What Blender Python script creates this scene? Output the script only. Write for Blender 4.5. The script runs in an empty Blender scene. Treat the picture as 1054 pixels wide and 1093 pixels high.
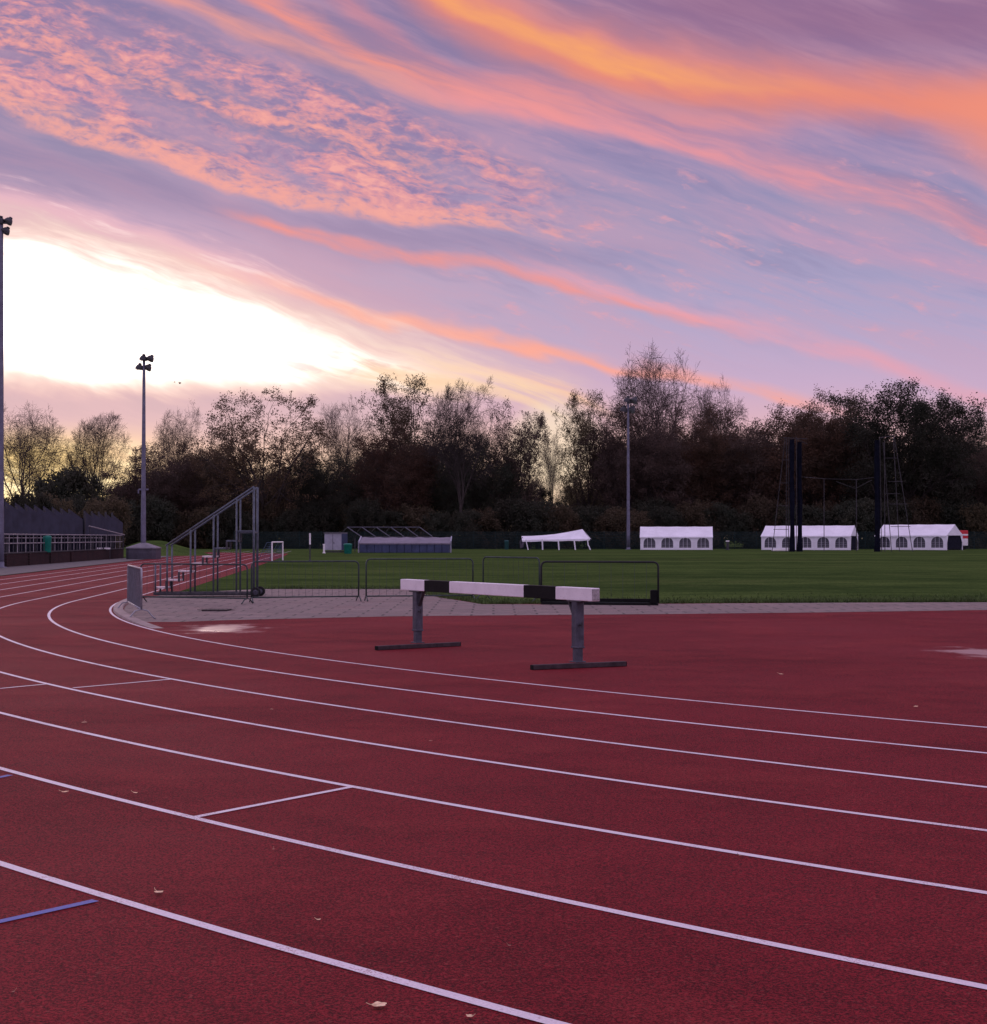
import bpy, math, random
import numpy as np
from mathutils import Vector, Matrix, noise as mnoise

R = math.radians
scene = bpy.context.scene
COL = scene.collection

# ------------------------------------------------------------------ camera
FPX, CX, CY, YH, H = 1650.0, 527.0, 546.5, 574.0, 1.58     # focal length in photo pixels, eye height in metres
PITCH = math.atan((YH - CY) / FPX)
cam_d = bpy.data.cameras.new("camera")
cam = bpy.data.objects.new("camera", cam_d)
COL.objects.link(cam)
cam.location = (0, 0, H)
cam.rotation_euler = (math.pi / 2 + PITCH, 0, 0)
cam_d.sensor_fit = 'HORIZONTAL'
cam_d.sensor_width = 36.0
cam_d.lens = 36.0 * FPX / 1054.0
cam_d.clip_end = 6000
cam_d.clip_start = 0.05
scene.camera = cam

def ray(px, py):
    u, v = px - CX, CY - py
    return (u, FPX * math.cos(PITCH) - v * math.sin(PITCH), FPX * math.sin(PITCH) + v * math.cos(PITCH))
def G(px, py, z=0.0):
    u, y, w = ray(px, py)
    k = (z - H) / w
    return Vector((u * k, y * k, z))
def at(px, py, Y):
    u, y, w = ray(px, py)
    k = Y / y
    return Vector((u * k, Y, H + w * k))
def px_of(p):
    dy, dz = p[1], p[2] - H
    fy = dy * math.cos(PITCH) + dz * math.sin(PITCH)
    return CX + FPX * p[0] / fy

# ------------------------------------------------------------------ colour + materials
def s2l(c):
    c /= 255.0
    return c / 12.92 if c <= 0.04045 else ((c + 0.055) / 1.055) ** 2.4
def lin(r, g, b): return (s2l(r), s2l(g), s2l(b))

class NT:
    def __init__(self, tree): self.t = tree; self.n = tree.nodes; self.l = tree.links
    def new(self, typ, **kw):
        nd = self.n.new(typ)
        for k, v in kw.items(): setattr(nd, k, v)
        return nd
    def put(self, inp, v):
        if isinstance(v, E): v = v.s
        if isinstance(v, bpy.types.NodeSocket): self.l.new(v, inp)
        elif v is not None:
            if inp.type == 'RGBA' and len(v) == 3: v = (*v, 1.0)
            inp.default_value = v
    def math(self, op, a, b=None, c=None, clamp=False):
        nd = self.new('ShaderNodeMath', operation=op, use_clamp=clamp)
        for i, v in enumerate((a, b, c)):
            if v is not None: self.put(nd.inputs[i], v)
        return E(self, nd.outputs[0])
    def smooth(self, a, b, x):
        nd = self.new('ShaderNodeMapRange', interpolation_type='SMOOTHSTEP')
        nd.clamp = True
        inv = a > b
        if inv: a, b = b, a
        self.put(nd.inputs[0], x); nd.inputs[1].default_value = a; nd.inputs[2].default_value = b
        nd.inputs[3].default_value = 1.0 if inv else 0.0
        nd.inputs[4].default_value = 0.0 if inv else 1.0
        return E(self, nd.outputs[0])
    def clampv(self, x, a, b):
        nd = self.new('ShaderNodeClamp'); self.put(nd.inputs[0], x); nd.inputs[1].default_value = a; nd.inputs[2].default_value = b
        return E(self, nd.outputs[0])
    def xyz(self, x, y, z=0.0):
        nd = self.new('ShaderNodeCombineXYZ')
        for i, v in enumerate((x, y, z)): self.put(nd.inputs[i], v)
        return nd.outputs[0]
    def sep(self, v):
        nd = self.new('ShaderNodeSeparateXYZ'); self.put(nd.inputs[0], v)
        return [E(self, o) for o in nd.outputs]
    def noise(self, vec, scale=1.0, detail=2.0, rough=0.5, dist=0.0, dim='3D', color=False):
        nd = self.new('ShaderNodeTexNoise', noise_dimensions=dim)
        self.put(nd.inputs['Vector'], vec)
        nd.inputs['Scale'].default_value = scale; nd.inputs['Detail'].default_value = detail
        nd.inputs['Roughness'].default_value = rough; nd.inputs['Distortion'].default_value = dist
        return nd.outputs['Color'] if color else E(self, nd.outputs['Fac'])
    def mix(self, f, a, b, mode='MIX'):
        nd = self.new('ShaderNodeMix', data_type='RGBA', blend_type=mode)
        self.put(nd.inputs[0], f); self.put(nd.inputs[6], a); self.put(nd.inputs[7], b)
        return nd.outputs[2]
    def ramp(self, f, stops, interp='LINEAR'):
        nd = self.new('ShaderNodeValToRGB'); cr = nd.color_ramp; cr.interpolation = interp
        while len(cr.elements) < len(stops): cr.elements.new(0.5)
        for e, (p, c) in zip(cr.elements, stops): e.position = p; e.color = (*c, 1)
        self.put(nd.inputs[0], f)
        return nd.outputs[0]
class E:
    def __init__(s, nt, sock): s.nt = nt; s.s = sock
    def __add__(s, o): return s.nt.math('ADD', s, o)
    __radd__ = __add__
    def __mul__(s, o): return s.nt.math('MULTIPLY', s, o)
    __rmul__ = __mul__
    def __sub__(s, o): return s.nt.math('SUBTRACT', s, o)
    def __rsub__(s, o): return s.nt.math('SUBTRACT', o, s)
    def __truediv__(s, o): return s.nt.math('DIVIDE', s, o)

def new_mat(name):
    m = bpy.data.materials.new(name); m.use_nodes = True
    nt = NT(m.node_tree); nt.n.clear()
    out = nt.new('ShaderNodeOutputMaterial'); p = nt.new('ShaderNodeBsdfPrincipled')
    nt.l.new(p.outputs[0], out.inputs[0])
    return m, nt, p, out
def bump(nt, p, h, strength, dist):
    b = nt.new('ShaderNodeBump'); b.inputs['Strength'].default_value = strength; b.inputs['Distance'].default_value = dist
    nt.put(b.inputs['Height'], h); nt.l.new(b.outputs[0], p.inputs['Normal'])
def objco(nt): return nt.new('ShaderNodeTexCoord').outputs['Object']
def simple(name, col, rough=0.5, metal=0.0, var=0.25, scale=8.0, bmp=0.15, spec=0.25):
    """a paint, metal or plastic with mottling, streaks and slightly uneven gloss"""
    m, nt, p, out = new_mat(name)
    co = objco(nt)
    n1 = nt.noise(co, scale, 5, 0.6); n2 = nt.noise(co, scale * 7, 3, 0.6)
    f = n1 * 0.7 + n2 * 0.3
    dark = tuple(c * (1 - var) for c in col); light = tuple(min(1, c * (1 + var)) for c in col)
    nt.put(p.inputs['Base Color'], nt.mix(nt.smooth(0.3, 0.7, f), dark, light))
    nt.put(p.inputs['Roughness'], nt.clampv(rough + (n2 - 0.5) * 0.3, 0.05, 1))
    p.inputs['Metallic'].default_value = metal
    p.inputs['Specular IOR Level'].default_value = spec
    if bmp: bump(nt, p, n2, bmp, 0.01)
    return m

# ------------------------------------------------------------------ mesh builder
class MB:
    def __init__(s): s.v = []; s.f = []; s.mi = []
    def add(s, vs, fs, mi=0):
        o = len(s.v); s.v += [tuple(v) for v in vs]
        s.f += [tuple(i + o for i in f) for f in fs]; s.mi += [mi] * len(fs)
    def box(s, c, size, M=None, mi=0, bev=0.0):
        x, y, z = (d / 2 for d in size); c = Vector(c)
        if bev <= 0:
            P = [Vector(q) for q in [(-x,-y,-z),(x,-y,-z),(x,y,-z),(-x,y,-z),(-x,-y,z),(x,-y,z),(x,y,z),(-x,y,z)]]
            F = [(0,3,2,1),(4,5,6,7),(0,1,5,4),(1,2,6,5),(2,3,7,6),(3,0,4,7)]
        else:
            b = min(bev, x * .9, y * .9, z * .9); P = []
            for sz, ins in ((-z, b), (-z + b, 0), (z - b, 0), (z, b)):
                X, Y = x - ins, y - ins
                P += [Vector(q) for q in [(-X + b, -Y, sz), (X - b, -Y, sz), (X, -Y + b, sz), (X, Y - b, sz), (X - b, Y, sz), (-X + b, Y, sz), (-X, Y - b, sz), (-X, -Y + b, sz)]]
            F = [tuple(range(7, -1, -1)), tuple(range(24, 32))]
            for L in range(3):
                for i in range(8):
                    j = (i + 1) % 8; F.append((L*8+i, L*8+j, L*8+8+j, L*8+8+i))
        if M is not None: P = [M @ p for p in P]
        s.add([p + c for p in P], F, mi)
    def bar(s, a, b, w, h=None, mi=0, up=(0,0,1), bev=0.0):
        """rectangular bar from a to b, w wide sideways, h high"""
        a, b = Vector(a), Vector(b); d = b - a; L = d.length; d.normalize()
        u = Vector(up)
        if abs(d.dot(u)) > 0.99: u = Vector((0, 1, 0))
        sx = d.cross(u).normalized(); sz = sx.cross(d).normalized()
        M = Matrix((sx, d, sz)).transposed()
        s.box((a + b) / 2, (w, L, h or w), M, mi, bev)
    def tube(s, pts, rad, n=8, mi=0, cap=True):
        pts = [Vector(p) for p in pts]; k = len(pts)
        if not hasattr(rad, '__len__'): rad = [rad] * k
        V = []; ref = None
        for i, p in enumerate(pts):
            d = (pts[min(i + 1, k - 1)] - pts[max(i - 1, 0)]).normalized()
            if ref is None:
                ref = Vector((0, 0, 1)) if abs(d.z) < 0.9 else Vector((1, 0, 0))
            sx = d.cross(ref)
            if sx.length < 1e-4: sx = d.orthogonal()
            sx.normalize(); sy = sx.cross(d).normalized(); ref = sy.cross(sx) * 0 + sy
            for j in range(n):
                a = 2 * math.pi * j / n
                V.append(p + (sx * math.cos(a) + sy * math.sin(a)) * rad[i])
        F = []
        for i in range(k - 1):
            for j in range(n):
                q = (j + 1) % n; F.append((i*n+j, i*n+q, i*n+n+q, i*n+n+j))
        if cap: F += [tuple(range(n - 1, -1, -1)), tuple(range((k-1)*n, k*n))]
        s.add(V, F, mi)
    def lathe(s, prof, n=16, o=(0,0,0), M=None, mi=0):
        V = []; o = Vector(o)
        for r, z in prof:
            for j in range(n):
                a = 2 * math.pi * j / n; p = Vector((r*math.cos(a), r*math.sin(a), z))
                V.append((M @ p if M is not None else p) + o)
        F = []
        for i in range(len(prof) - 1):
            for j in range(n):
                q = (j + 1) % n; F.append((i*n+j, i*n+q, i*n+n+q, i*n+n+j))
        s.add(V, F, mi)
    def build(s, name, mats, parent=None, smooth=False, loc=None):
        me = bpy.data.meshes.new(name); me.from_pydata(s.v, [], s.f)
        mats = mats if isinstance(mats, (list, tuple)) else [mats]
        for m in mats: me.materials.append(m)
        if len(mats) > 1: me.polygons.foreach_set('material_index', s.mi)
        if smooth: me.polygons.foreach_set('use_smooth', [True] * len(s.f))
        me.update()
        o = bpy.data.objects.new(name, me); COL.objects.link(o)
        if parent is not None: o.parent = parent
        if loc is not None: o.location = loc
        return o
def tag(o, label=None, cat=None, group=None, kind=None):
    if label: o['label'] = label
    if cat: o['category'] = cat
    if group: o['group'] = group
    if kind: o['kind'] = kind
    return o
def empty(name, loc, rz=0.0, **kw):
    o = bpy.data.objects.new(name, None); COL.objects.link(o)
    o.location = loc; o.rotation_euler = (0, 0, rz); o.empty_display_size = 0.3
    return tag(o, **kw)
def copy_tree(o, parent=None):
    c = o.copy(); COL.objects.link(c)
    if parent is not None: c.parent = parent
    for ch in list(o.children): copy_tree(ch, c)
    return c
def rotz(a): return Matrix.Rotation(a, 3, 'Z')
# ------------------------------------------------------------------ sky: Nishita dawn under procedural cloud layers
SUN_AZ, SUN_EL = R(-15.5), R(3.0)
world = bpy.data.worlds.new("World"); scene.world = world; world.use_nodes = True
w = NT(world.node_tree); w.n.clear()
wout = w.new('ShaderNodeOutputWorld'); wbg = w.new('ShaderNodeBackground'); wbg.inputs[1].default_value = 0.1
w.l.new(wbg.outputs[0], wout.inputs[0])
sky = w.new('ShaderNodeTexSky', sky_type='NISHITA'); sky.sun_disc = False
sky.sun_elevation = SUN_EL; sky.sun_rotation = SUN_AZ; sky.air_density = 1.2; sky.dust_density = 2.0
dx, dy, dz = w.sep(w.new('ShaderNodeTexCoord').outputs['Generated'])
az = w.clampv(w.math('ARCTAN2', dx, dy), -0.95, 0.95)
el = w.clampv(w.math('ARCSINE', dz), -0.2, 0.9)
# bearings and heights scaled to a convenient unit (1650 per radian near the glow); fixed to the sky, not to a viewer
U0 = 527 + 1650 * w.math('TANGENT', az)
V0 = 574 - 1650 * w.math('TANGENT', el) / w.math('COSINE', az)
U0 = w.clampv(U0, -600, 1700); V0 = w.clampv(V0, -900, 640)
TH = R(19)
S0 = U0 * math.cos(TH) + V0 * math.sin(TH)
T0 = V0 * math.cos(TH) - U0 * math.sin(TH)
wa = w.noise(w.xyz(S0 / 300, T0 / 110, 3.7), 1.0, 3, 0.55)
wb = w.noise(w.xyz(S0 / 90, T0 / 40, 9.1), 1.0, 3, 0.6)
V = V0 + (wa - 0.5) * 70 + (wb - 0.5) * 26
T = T0 + (wa - 0.5) * 60
# texture fields
streak = w.noise(w.xyz(S0 / 330, T / 46, 1.0), 1.0, 5, 0.6)
streak2 = w.noise(w.xyz(S0 / 150, T / 17, 5.0), 1.0, 5, 0.6)
TH2 = R(11)
S1 = U0 * math.cos(TH2) + V0 * math.sin(TH2); T1 = V0 * math.cos(TH2) - U0 * math.sin(TH2) + (wb - 0.5) * 26
rip = w.noise(w.xyz(S1 / 31, T1 / 10.5, 8.0), 1.0, 6, 0.60, 0.35)
rip2 = w.noise(w.xyz(S1 / 11, T1 / 4.6, 2.0), 1.0, 2, 0.6, 0.3)
puff = w.noise(w.xyz(S0 / 130, T / 42, 4.0), 1.0, 4, 0.6, 0.3)

tU = (U0 - 527) / 527
def curve(pts, deg=2):
    xs = np.array([(p[0] - 527) / 527 for p in pts]); ys = np.array([p[1] for p in pts], float)
    co = np.polyfit(xs, ys, min(deg, len(pts) - 1))
    e = None
    t = w.clampv(tU, float(xs.min()) - 0.5, float(xs.max()) + 0.5)
    for c in co: e = (t * 0 + float(c)) if e is None else e * t + float(c)
    return e
def band(pts, up, dn, u0=None, u1=None, v=None, deg=2):
    d = (V if v is None else v) - curve(pts, deg)
    m = w.smooth(-up, 0, d) * w.smooth(dn, 0, d)
    if u0: m = m * w.smooth(u0[0], u0[1], U0)
    if u1: m = m * w.smooth(u1[1], u1[0], U0)
    return m
def below(pts, soft, v=None, deg=2):
    d = (V if v is None else v) - curve(pts, deg)
    return w.smooth(-soft, soft, d)

# clear-air colours, left side and right side of the view
vv = (V0 + 900) / 1540
def vp(y): return (y + 900) / 1540
left = w.ramp(vv, [(vp(-900), lin(150,150,195)), (vp(-150), lin(130,115,165)), (vp(60), lin(138,128,168)), (vp(170), lin(150,140,178)),
                   (vp(235), lin(188,162,194)), (vp(392), lin(206,172,192)), (vp(440), lin(222,188,198)), (vp(480), lin(240,204,192)), (vp(530), lin(250,222,176))])
right = w.ramp(vv, [(vp(-900), lin(150,150,195)), (vp(-150), lin(130,110,160)), (vp(0), lin(146,112,152)), (vp(130), lin(148,132,176)),
                    (vp(230), lin(154,149,188)), (vp(330), lin(174,166,204)), (vp(410), lin(202,174,206)), (vp(470), lin(232,184,190)), (vp(540), lin(240,200,170))])
col = w.mix(w.smooth(200, 800, U0), left, right)
# faint bluish gaps and mauve veils everywhere
col = w.mix(w.smooth(0.42, 0.60, streak * 0.7 + streak2 * 0.3) * w.smooth(470, 300, V0) * 0.42, col, lin(206,160,184))
col = w.mix(w.smooth(0.50, 0.34, streak) * w.smooth(420, 250, V0) * 0.40, col, lin(136,124,166))
PINK, HOT, ORANGE, SALMON = lin(240,160,152), lin(255,172,112), lin(252,150,104), lin(246,150,136)
# wispy pink flecks over the middle and right
fle = w.smooth(0.53, 0.68, rip * 0.6 + streak2 * 0.4) * w.smooth(100, 210, V0) * w.smooth(400, 330, V0) * w.smooth(420, 560, U0)
col = w.mix(fle * 0.6, col, lin(232,164,178))
# rippled high cloud field, upper left
alt = below([(-80,-40),(0,-6),(150,0),(300,62),(450,140),(560,190),(680,236)], 26) * w.smooth(720, 480, U0)
lowedge = [(-80,70),(0,104),(60,138),(130,160),(200,184),(330,212),(430,226),(560,238),(680,250)]
alt = alt * (1 - below(lowedge, 13))
alt = alt * (0.25 + 0.75 * w.smooth(0.40, 0.54, puff))
ripv = rip * 0.50 + rip2 * 0.22 + puff * 0.36
col = w.mix(alt * 0.35, col, lin(170,130,168))
col = w.mix(alt * w.smooth(0.56, 0.42, ripv) * 0.75, col, lin(138,118,166))
col = w.mix(alt * w.smooth(0.48, 0.60, ripv) * 0.80, col, lin(228,152,162))
col = w.mix(alt * w.smooth(0.56, 0.68, ripv) * 0.85, col, lin(248,174,168))
edge = band(lowedge, 34, 12, u1=(470, 640))
col = w.mix(edge * w.smooth(0.40, 0.60, ripv) * 0.8, col, lin(246,168,158))
edge2 = band([(0,36),(100,64),(250,118),(400,158),(540,196)], 30, 16, u1=(380, 560))
col = w.mix(edge2 * w.smooth(0.44, 0.62, ripv) * 0.5, col, lin(246,166,156))
# blue gap beneath the field
gap = band([(-80,130),(0,160),(150,206),(300,232),(450,250),(700,280)], 30, 44, u1=(500, 800))
col = w.mix(gap * (streak * 0.5 + 0.2), col, lin(142,126,168))
# streaks running down to the right
tex = w.smooth(0.30, 0.62, streak2 * 0.55 + streak * 0.45)
def lay(pts, up, dn, c, amt, u0=None, u1=None, tx=True, deg=2):
    global col
    m = band(pts, up * .82, dn * .82, u0, u1, deg=deg)
    if tx: m = m * (tex * 0.8 + 0.2)
    col = w.mix(m * amt, col, c)
lay([(90,-30),(200,2),(300,38),(420,84),(520,118)], 26, 18, lin(240,158,146), 0.75, u1=(420,560))
lay([(250,-24),(300,8),(380,48),(450,76),(527,98),(620,122)], 34, 20, SALMON, 0.95, u1=(560,700))
lay([(330,-30),(450,48),(560,84),(640,96)], 18, 34, lin(216,138,150), 0.6, u1=(560,700))
lay([(430,86),(557,112),(690,150),(807,172),(902,204),(1054,256),(1200,310)], 42, 26, lin(240,152,158), 0.85, u0=(380,520))
lay([(500,60),(620,104),(740,124),(850,140)], 24, 30, lin(236,146,146), 0.6, u0=(480,560), u1=(780,900))
lay([(760,230),(900,258),(1054,300)], 40, 30, lin(206,156,186), 0.5, u0=(700,850))
lay([(230,224),(350,254),(430,272),(530,296),(600,312),(700,330),(790,352)], 15, 13, lin(246,150,142), 0.9, u0=(210,300), u1=(680,840))
lay([(527,288),(640,308),(700,326),(827,362),(960,400)], 24, 16, lin(236,164,180), 0.7, u0=(500,620))
# the broad orange sweep, upper right
main = [(380,-70),(430,-22),(540,26),(650,68),(750,88),(850,98),(950,108),(1054,124),(1300,150)]
m1 = band(main, 80, 46, u0=(330,470), deg=3)
col = w.mix(m1 * (streak * 0.5 + 0.62), col, lin(242,140,116))
m2 = band([(400,-44),(540,26),(650,60),(760,82),(900,92),(1054,104)], 24, 15, u0=(360,480), u1=(620,960))
col = w.mix(m2 * (tex * 0.45 + 0.45), col, lin(255,172,106))
m3 = w.smooth(940, 1060, U0) * w.smooth(60, 120, V) * w.smooth(220, 150, V - (U0 - 1054) * 0.5)
col = w.mix(m3 * 0.75, col, lin(244,146,124))
m4 = band([(600,-20),(800,4),(1054,16)], 60, 60, u0=(600,780))
col = w.mix(m4 * 0.65, col, lin(150,106,142))
# bright edge above the glow, right of it turning into the long salmon streak at the tree tops
lay([(-40,226),(60,242),(200,284),(330,318),(450,350),(527,368),(662,384),(737,396),(867,432),(980,470)], 17, 13, lin(255,168,150), 0.95, u0=(120,320), u1=(840,960), deg=3)
lay([(480,392),(560,400),(620,420)], 18, 22, lin(255,196,160), 0.8, u0=(420,540), u1=(600,680))
# the burnt-out glow where the sun sits behind thin cloud
gtop = [(-120,222),(0,236),(100,262),(200,300),(300,328),(400,356),(500,384),(620,412)]
Vb = V0 + (wa - 0.5) * 30 + (streak - 0.5) * 34 + (puff - 0.5) * 40
gbot = [(-120,384),(0,393),(100,402),(200,412),(320,418),(400,408),(500,402),(620,414)]
Vg = V0 + (wa - 0.5) * 46 + (streak2 - 0.5) * 42 + (wb - 0.5) * 18
sl = w.smooth(0.36, 0.62, streak2 * 0.6 + puff * 0.4)
up_ = lambda o, soft: below([(x, y + o) for x, y in gtop], soft, Vg + (streak2 - 0.5) * 26, 3)
lo_ = lambda o, soft: 1 - below([(x, y + o) for x, y in gbot], soft, Vb, 3)
g_wide = up_(4, 34) * lo_(4, 16) * w.smooth(640, 400, U0)
g_in = up_(38, 46) * lo_(-22, 34) * w.smooth(560, 230, U0)
g_soft = below([(x, y - 14) for x, y in gtop], 34, Vg, 3) * (1 - below([(x, y + 8) for x, y in gbot], 20, Vb, 3)) * w.smooth(660, 430, U0)
rose = band([(-120,196),(0,210),(100,236),(200,272),(300,306)], 26, 26, u1=(220,380), v=Vg, deg=3)
col = w.mix(rose * 0.6, col, lin(246,190,206))
col = w.mix(rose * w.smooth(0.50, 0.66, streak2) * 0.8, col, lin(255,226,236))
col = w.mix(g_soft * 0.8, col, lin(255,212,200))
thin = w.smooth(0.44, 0.58, streak2 * 0.5 + puff * 0.5) * w.smooth(150, 430, U0) * w.smooth(318, 372, V0)
GLOW = (2.9, 2.6, 2.5)
col = w.mix(g_wide * (0.55 + 0.45 * sl), col, lin(255,236,222))
col = w.mix(g_wide * w.smooth(0.5, 1.0, g_wide) * (1 - thin * 0.85) * (0.6 + 0.4 * sl), col, (1.25, 1.14, 1.06))
col = w.mix(g_in * (1 - thin * 0.95), col, GLOW)
wis = w.smooth(0.50, 0.62, rip * 0.45 + streak2 * 0.55) * g_wide * w.smooth(200, 420, U0)
wis = w.math('MAXIMUM', wis, w.smooth(0.53, 0.62, puff * 0.5 + streak2 * 0.5) * g_wide * w.smooth(300, 470, U0))
col = w.mix(wis * 0.75, col, lin(220,192,206))
# grey-pink cloud bank beneath the glow, lit yellow low down where it breaks
bank = band([(-120,416),(0,420),(150,428),(330,436),(480,436)], 18, 50, u1=(360,520), v=Vb)
col = w.mix(bank * (w.smooth(0.3, 0.6, streak2) * 0.5 + 0.4), col, lin(206,178,192))
lowc = w.smooth(446, 486, V0) * w.smooth(230, 30, U0)
col = w.mix(lowc * 0.8, col, lin(255,226,150))
low = w.smooth(464, 488, V0) * w.smooth(548, 512, V0) * w.smooth(190, 70, U0) * w.smooth(0.44, 0.58, puff * 0.6 + streak2 * 0.4)
col = w.mix(low, col, (1.7, 1.42, 0.85))
low2 = w.smooth(440, 520, V0) * w.smooth(160, 420, U0)
col = w.mix(low2 * 0.55, col, lin(244,214,186))
far_ = band([(330,392),(430,398),(520,408),(600,426),(700,450)], 36, 34, u0=(300,430), u1=(560,680), v=Vb)
col = w.mix(far_ * (w.smooth(0.38, 0.60, streak2) * 0.7 + 0.15), col, lin(255,216,178))
ex, ey = (U0 - 592) / 62, (V0 - 478) / 60
col = w.mix(w.smooth(1.0, 0.1, ex * ex + ey * ey) * 0.6, col, lin(255,240,206))
# away from the dawn: plain mauve cloud with the Nishita air showing between
BACK1, BACK2 = (0.66, 0.60, 1.00), (1.02, 0.74, 0.98)
gen = w.noise(w.xyz(dx * 3, dy * 3, dz * 5), 1.0, 2, 0.6)
back = w.mix(w.smooth(0.35, 0.65, gen), BACK1, BACK2)
over = w.smooth(-120, -420, V0)
front = w.smooth(0.55, 0.80, dy) * (1 - over)
cloud = w.mix(front, back, col)
scaled = w.mix(1.0, cloud, (10.0, 10.0, 10.0), 'MULTIPLY')
veil = w.smooth(0.70, 0.30, gen) * (1 - front) * 0.35 + front * 0.04
final = w.mix(veil, scaled, sky.outputs[0])
w.l.new(final, wbg.inputs[0])
world.cycles.sampling_method = 'MANUAL'; world.cycles.sample_map_resolution = 1024
scene.cycles.max_bounces = 4; scene.cycles.diffuse_bounces = 2; scene.cycles.glossy_bounces = 2

sun_d = bpy.data.lights.new("sun", 'SUN'); sun = bpy.data.objects.new("sun", sun_d); COL.objects.link(sun)
sun_d.energy = 0.3; sun_d.angle = R(14); sun_d.color = (1.0, 0.72, 0.66)
sdir = Vector((math.sin(SUN_AZ) * math.cos(SUN_EL), math.cos(SUN_AZ) * math.cos(SUN_EL), math.sin(SUN_EL)))
sun.rotation_euler = sdir.to_track_quat('Z', 'Y').to_euler()
sun.location = sdir * 300

vs = scene.view_settings
scene.display_settings.display_device = 'sRGB'
vs.view_transform = 'Standard'; vs.look = 'None'; vs.exposure = 0.0; vs.gamma = 1.0; vs.use_curve_mapping = False
scene.cycles.transparent_max_bounces = 12
scene.cycles.use_denoising = True
# ------------------------------------------------------------------ ground sheets
def sheet(name, pts, z, m, kind='structure'):
    me = bpy.data.meshes.new(name)
    import bmesh
    bm = bmesh.new()
    vs = [bm.verts.new((p[0], p[1], z)) for p in pts]
    f = bm.faces.new(vs)
    if f.normal.z < 0 or f.calc_area() == 0: pass
    bm.normal_update()
    if f.normal.z < 0: f.normal_flip()
    bmesh.ops.triangulate(bm, faces=[f])
    bm.to_mesh(me); bm.free()
    me.materials.append(m)
    o = bpy.data.objects.new(name, me); COL.objects.link(o)
    if kind: o['kind'] = kind
    return o

def grass_mat():
    m, nt, p, out = new_mat('grass_field')
    co = objco(nt)
    big = nt.noise(co, 0.05, 4, 0.6); mid = nt.noise(co, 0.5, 5, 0.65)
    x, y, z = nt.sep(co)
    fine = nt.noise(nt.xyz(x * 9, y * 3.0, 0), 1.0, 5, 0.7)
    str_ = nt.noise(nt.xyz(x * 0.05, y * 0.16, 1.0), 1.0, 4, 0.55)
    c = nt.mix(nt.smooth(0.34, 0.66, str_ * 0.55 + mid * 0.45), (0.046, 0.080, 0.022), (0.115, 0.172, 0.046))
    c = nt.mix(nt.smooth(0.50, 0.72, big * 0.5 + mid * 0.5) * 0.6, c, (0.120, 0.115, 0.050))
    c = nt.mix(nt.smooth(0.35, 0.62, fine) * 0.6, nt.mix(0.55, c, (0.012, 0.020, 0.010)), c)
    nt.put(p.inputs['Base Color'], c)
    p.inputs['Roughness'].default_value = 0.9; p.inputs['Specular IOR Level'].default_value = 0.0
    bump(nt, p, fine, 0.8, 0.05)
    return m
def track_mat():
    m, nt, p, out = new_mat('track_rubber')
    co = objco(nt)
    g1 = nt.noise(co, 88, 4, 0.8); g2 = nt.noise(co, 150, 2, 0.6)
    big = nt.noise(co, 0.28, 5, 0.6); mid = nt.noise(co, 1.6, 5, 0.62)
    x, y, z = nt.sep(co)
    gr = nt.smooth(0.40, 0.62, g1 * 0.75 + g2 * 0.25)
    c = nt.mix(gr, (0.042, 0.003, 0.006), (0.320, 0.018, 0.030))
    c = nt.mix(nt.smooth(0.42, 0.62, big * 0.65 + mid * 0.35) * 0.75, c, nt.mix(gr, (0.028, 0.002, 0.004), (0.205, 0.011, 0.020)))
    c = nt.mix(nt.smooth(0.48, 0.66, nt.noise(co, 0.55, 5, 0.6)) * 0.5, c, nt.mix(gr, (0.100, 0.010, 0.012), (0.390, 0.040, 0.046)))
    c = nt.mix(nt.smooth(0.63, 0.70, nt.noise(co, 38, 2, 0.5)) * 0.35, c, (0.30, 0.085, 0.070))
    c = nt.mix(nt.smooth(0.66, 0.72, nt.noise(co, 27, 2, 0.5)) * 0.5, c, (0.035, 0.010, 0.012))
    wet_sheen = None
    for px, py, rx, ry in WET_SHEEN:
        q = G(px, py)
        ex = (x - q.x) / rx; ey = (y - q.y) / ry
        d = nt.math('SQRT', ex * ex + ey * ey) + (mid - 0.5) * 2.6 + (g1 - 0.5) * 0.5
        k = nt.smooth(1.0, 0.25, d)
        wet_sheen = k if wet_sheen is None else nt.math('MAXIMUM', wet_sheen, k)
    c = nt.mix(wet_sheen * 0.50, c, (0.40, 0.22, 0.20))  # wet patches: sky sheen painted as a paler base colour
    nt.put(p.inputs['Base Color'], c)
    nt.put(p.inputs['Roughness'], 0.78 + (big - 0.5) * 0.3 - wet_sheen * 0.46)
    nt.put(p.inputs['Specular IOR Level'], wet_sheen * 0.45 + 0.09)
    b = nt.new('ShaderNodeBump'); b.inputs['Distance'].default_value = 0.012
    nt.put(b.inputs['Strength'], 0.75 - wet_sheen * 0.6); nt.put(b.inputs['Height'], g1 * 0.7 + g2 * 0.3); nt.l.new(b.outputs[0], p.inputs['Normal'])
    return m
WET_SHEEN = [(236, 671, 0.85, 1.7), (1046, 697, 0.55, 1.1)]
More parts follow.
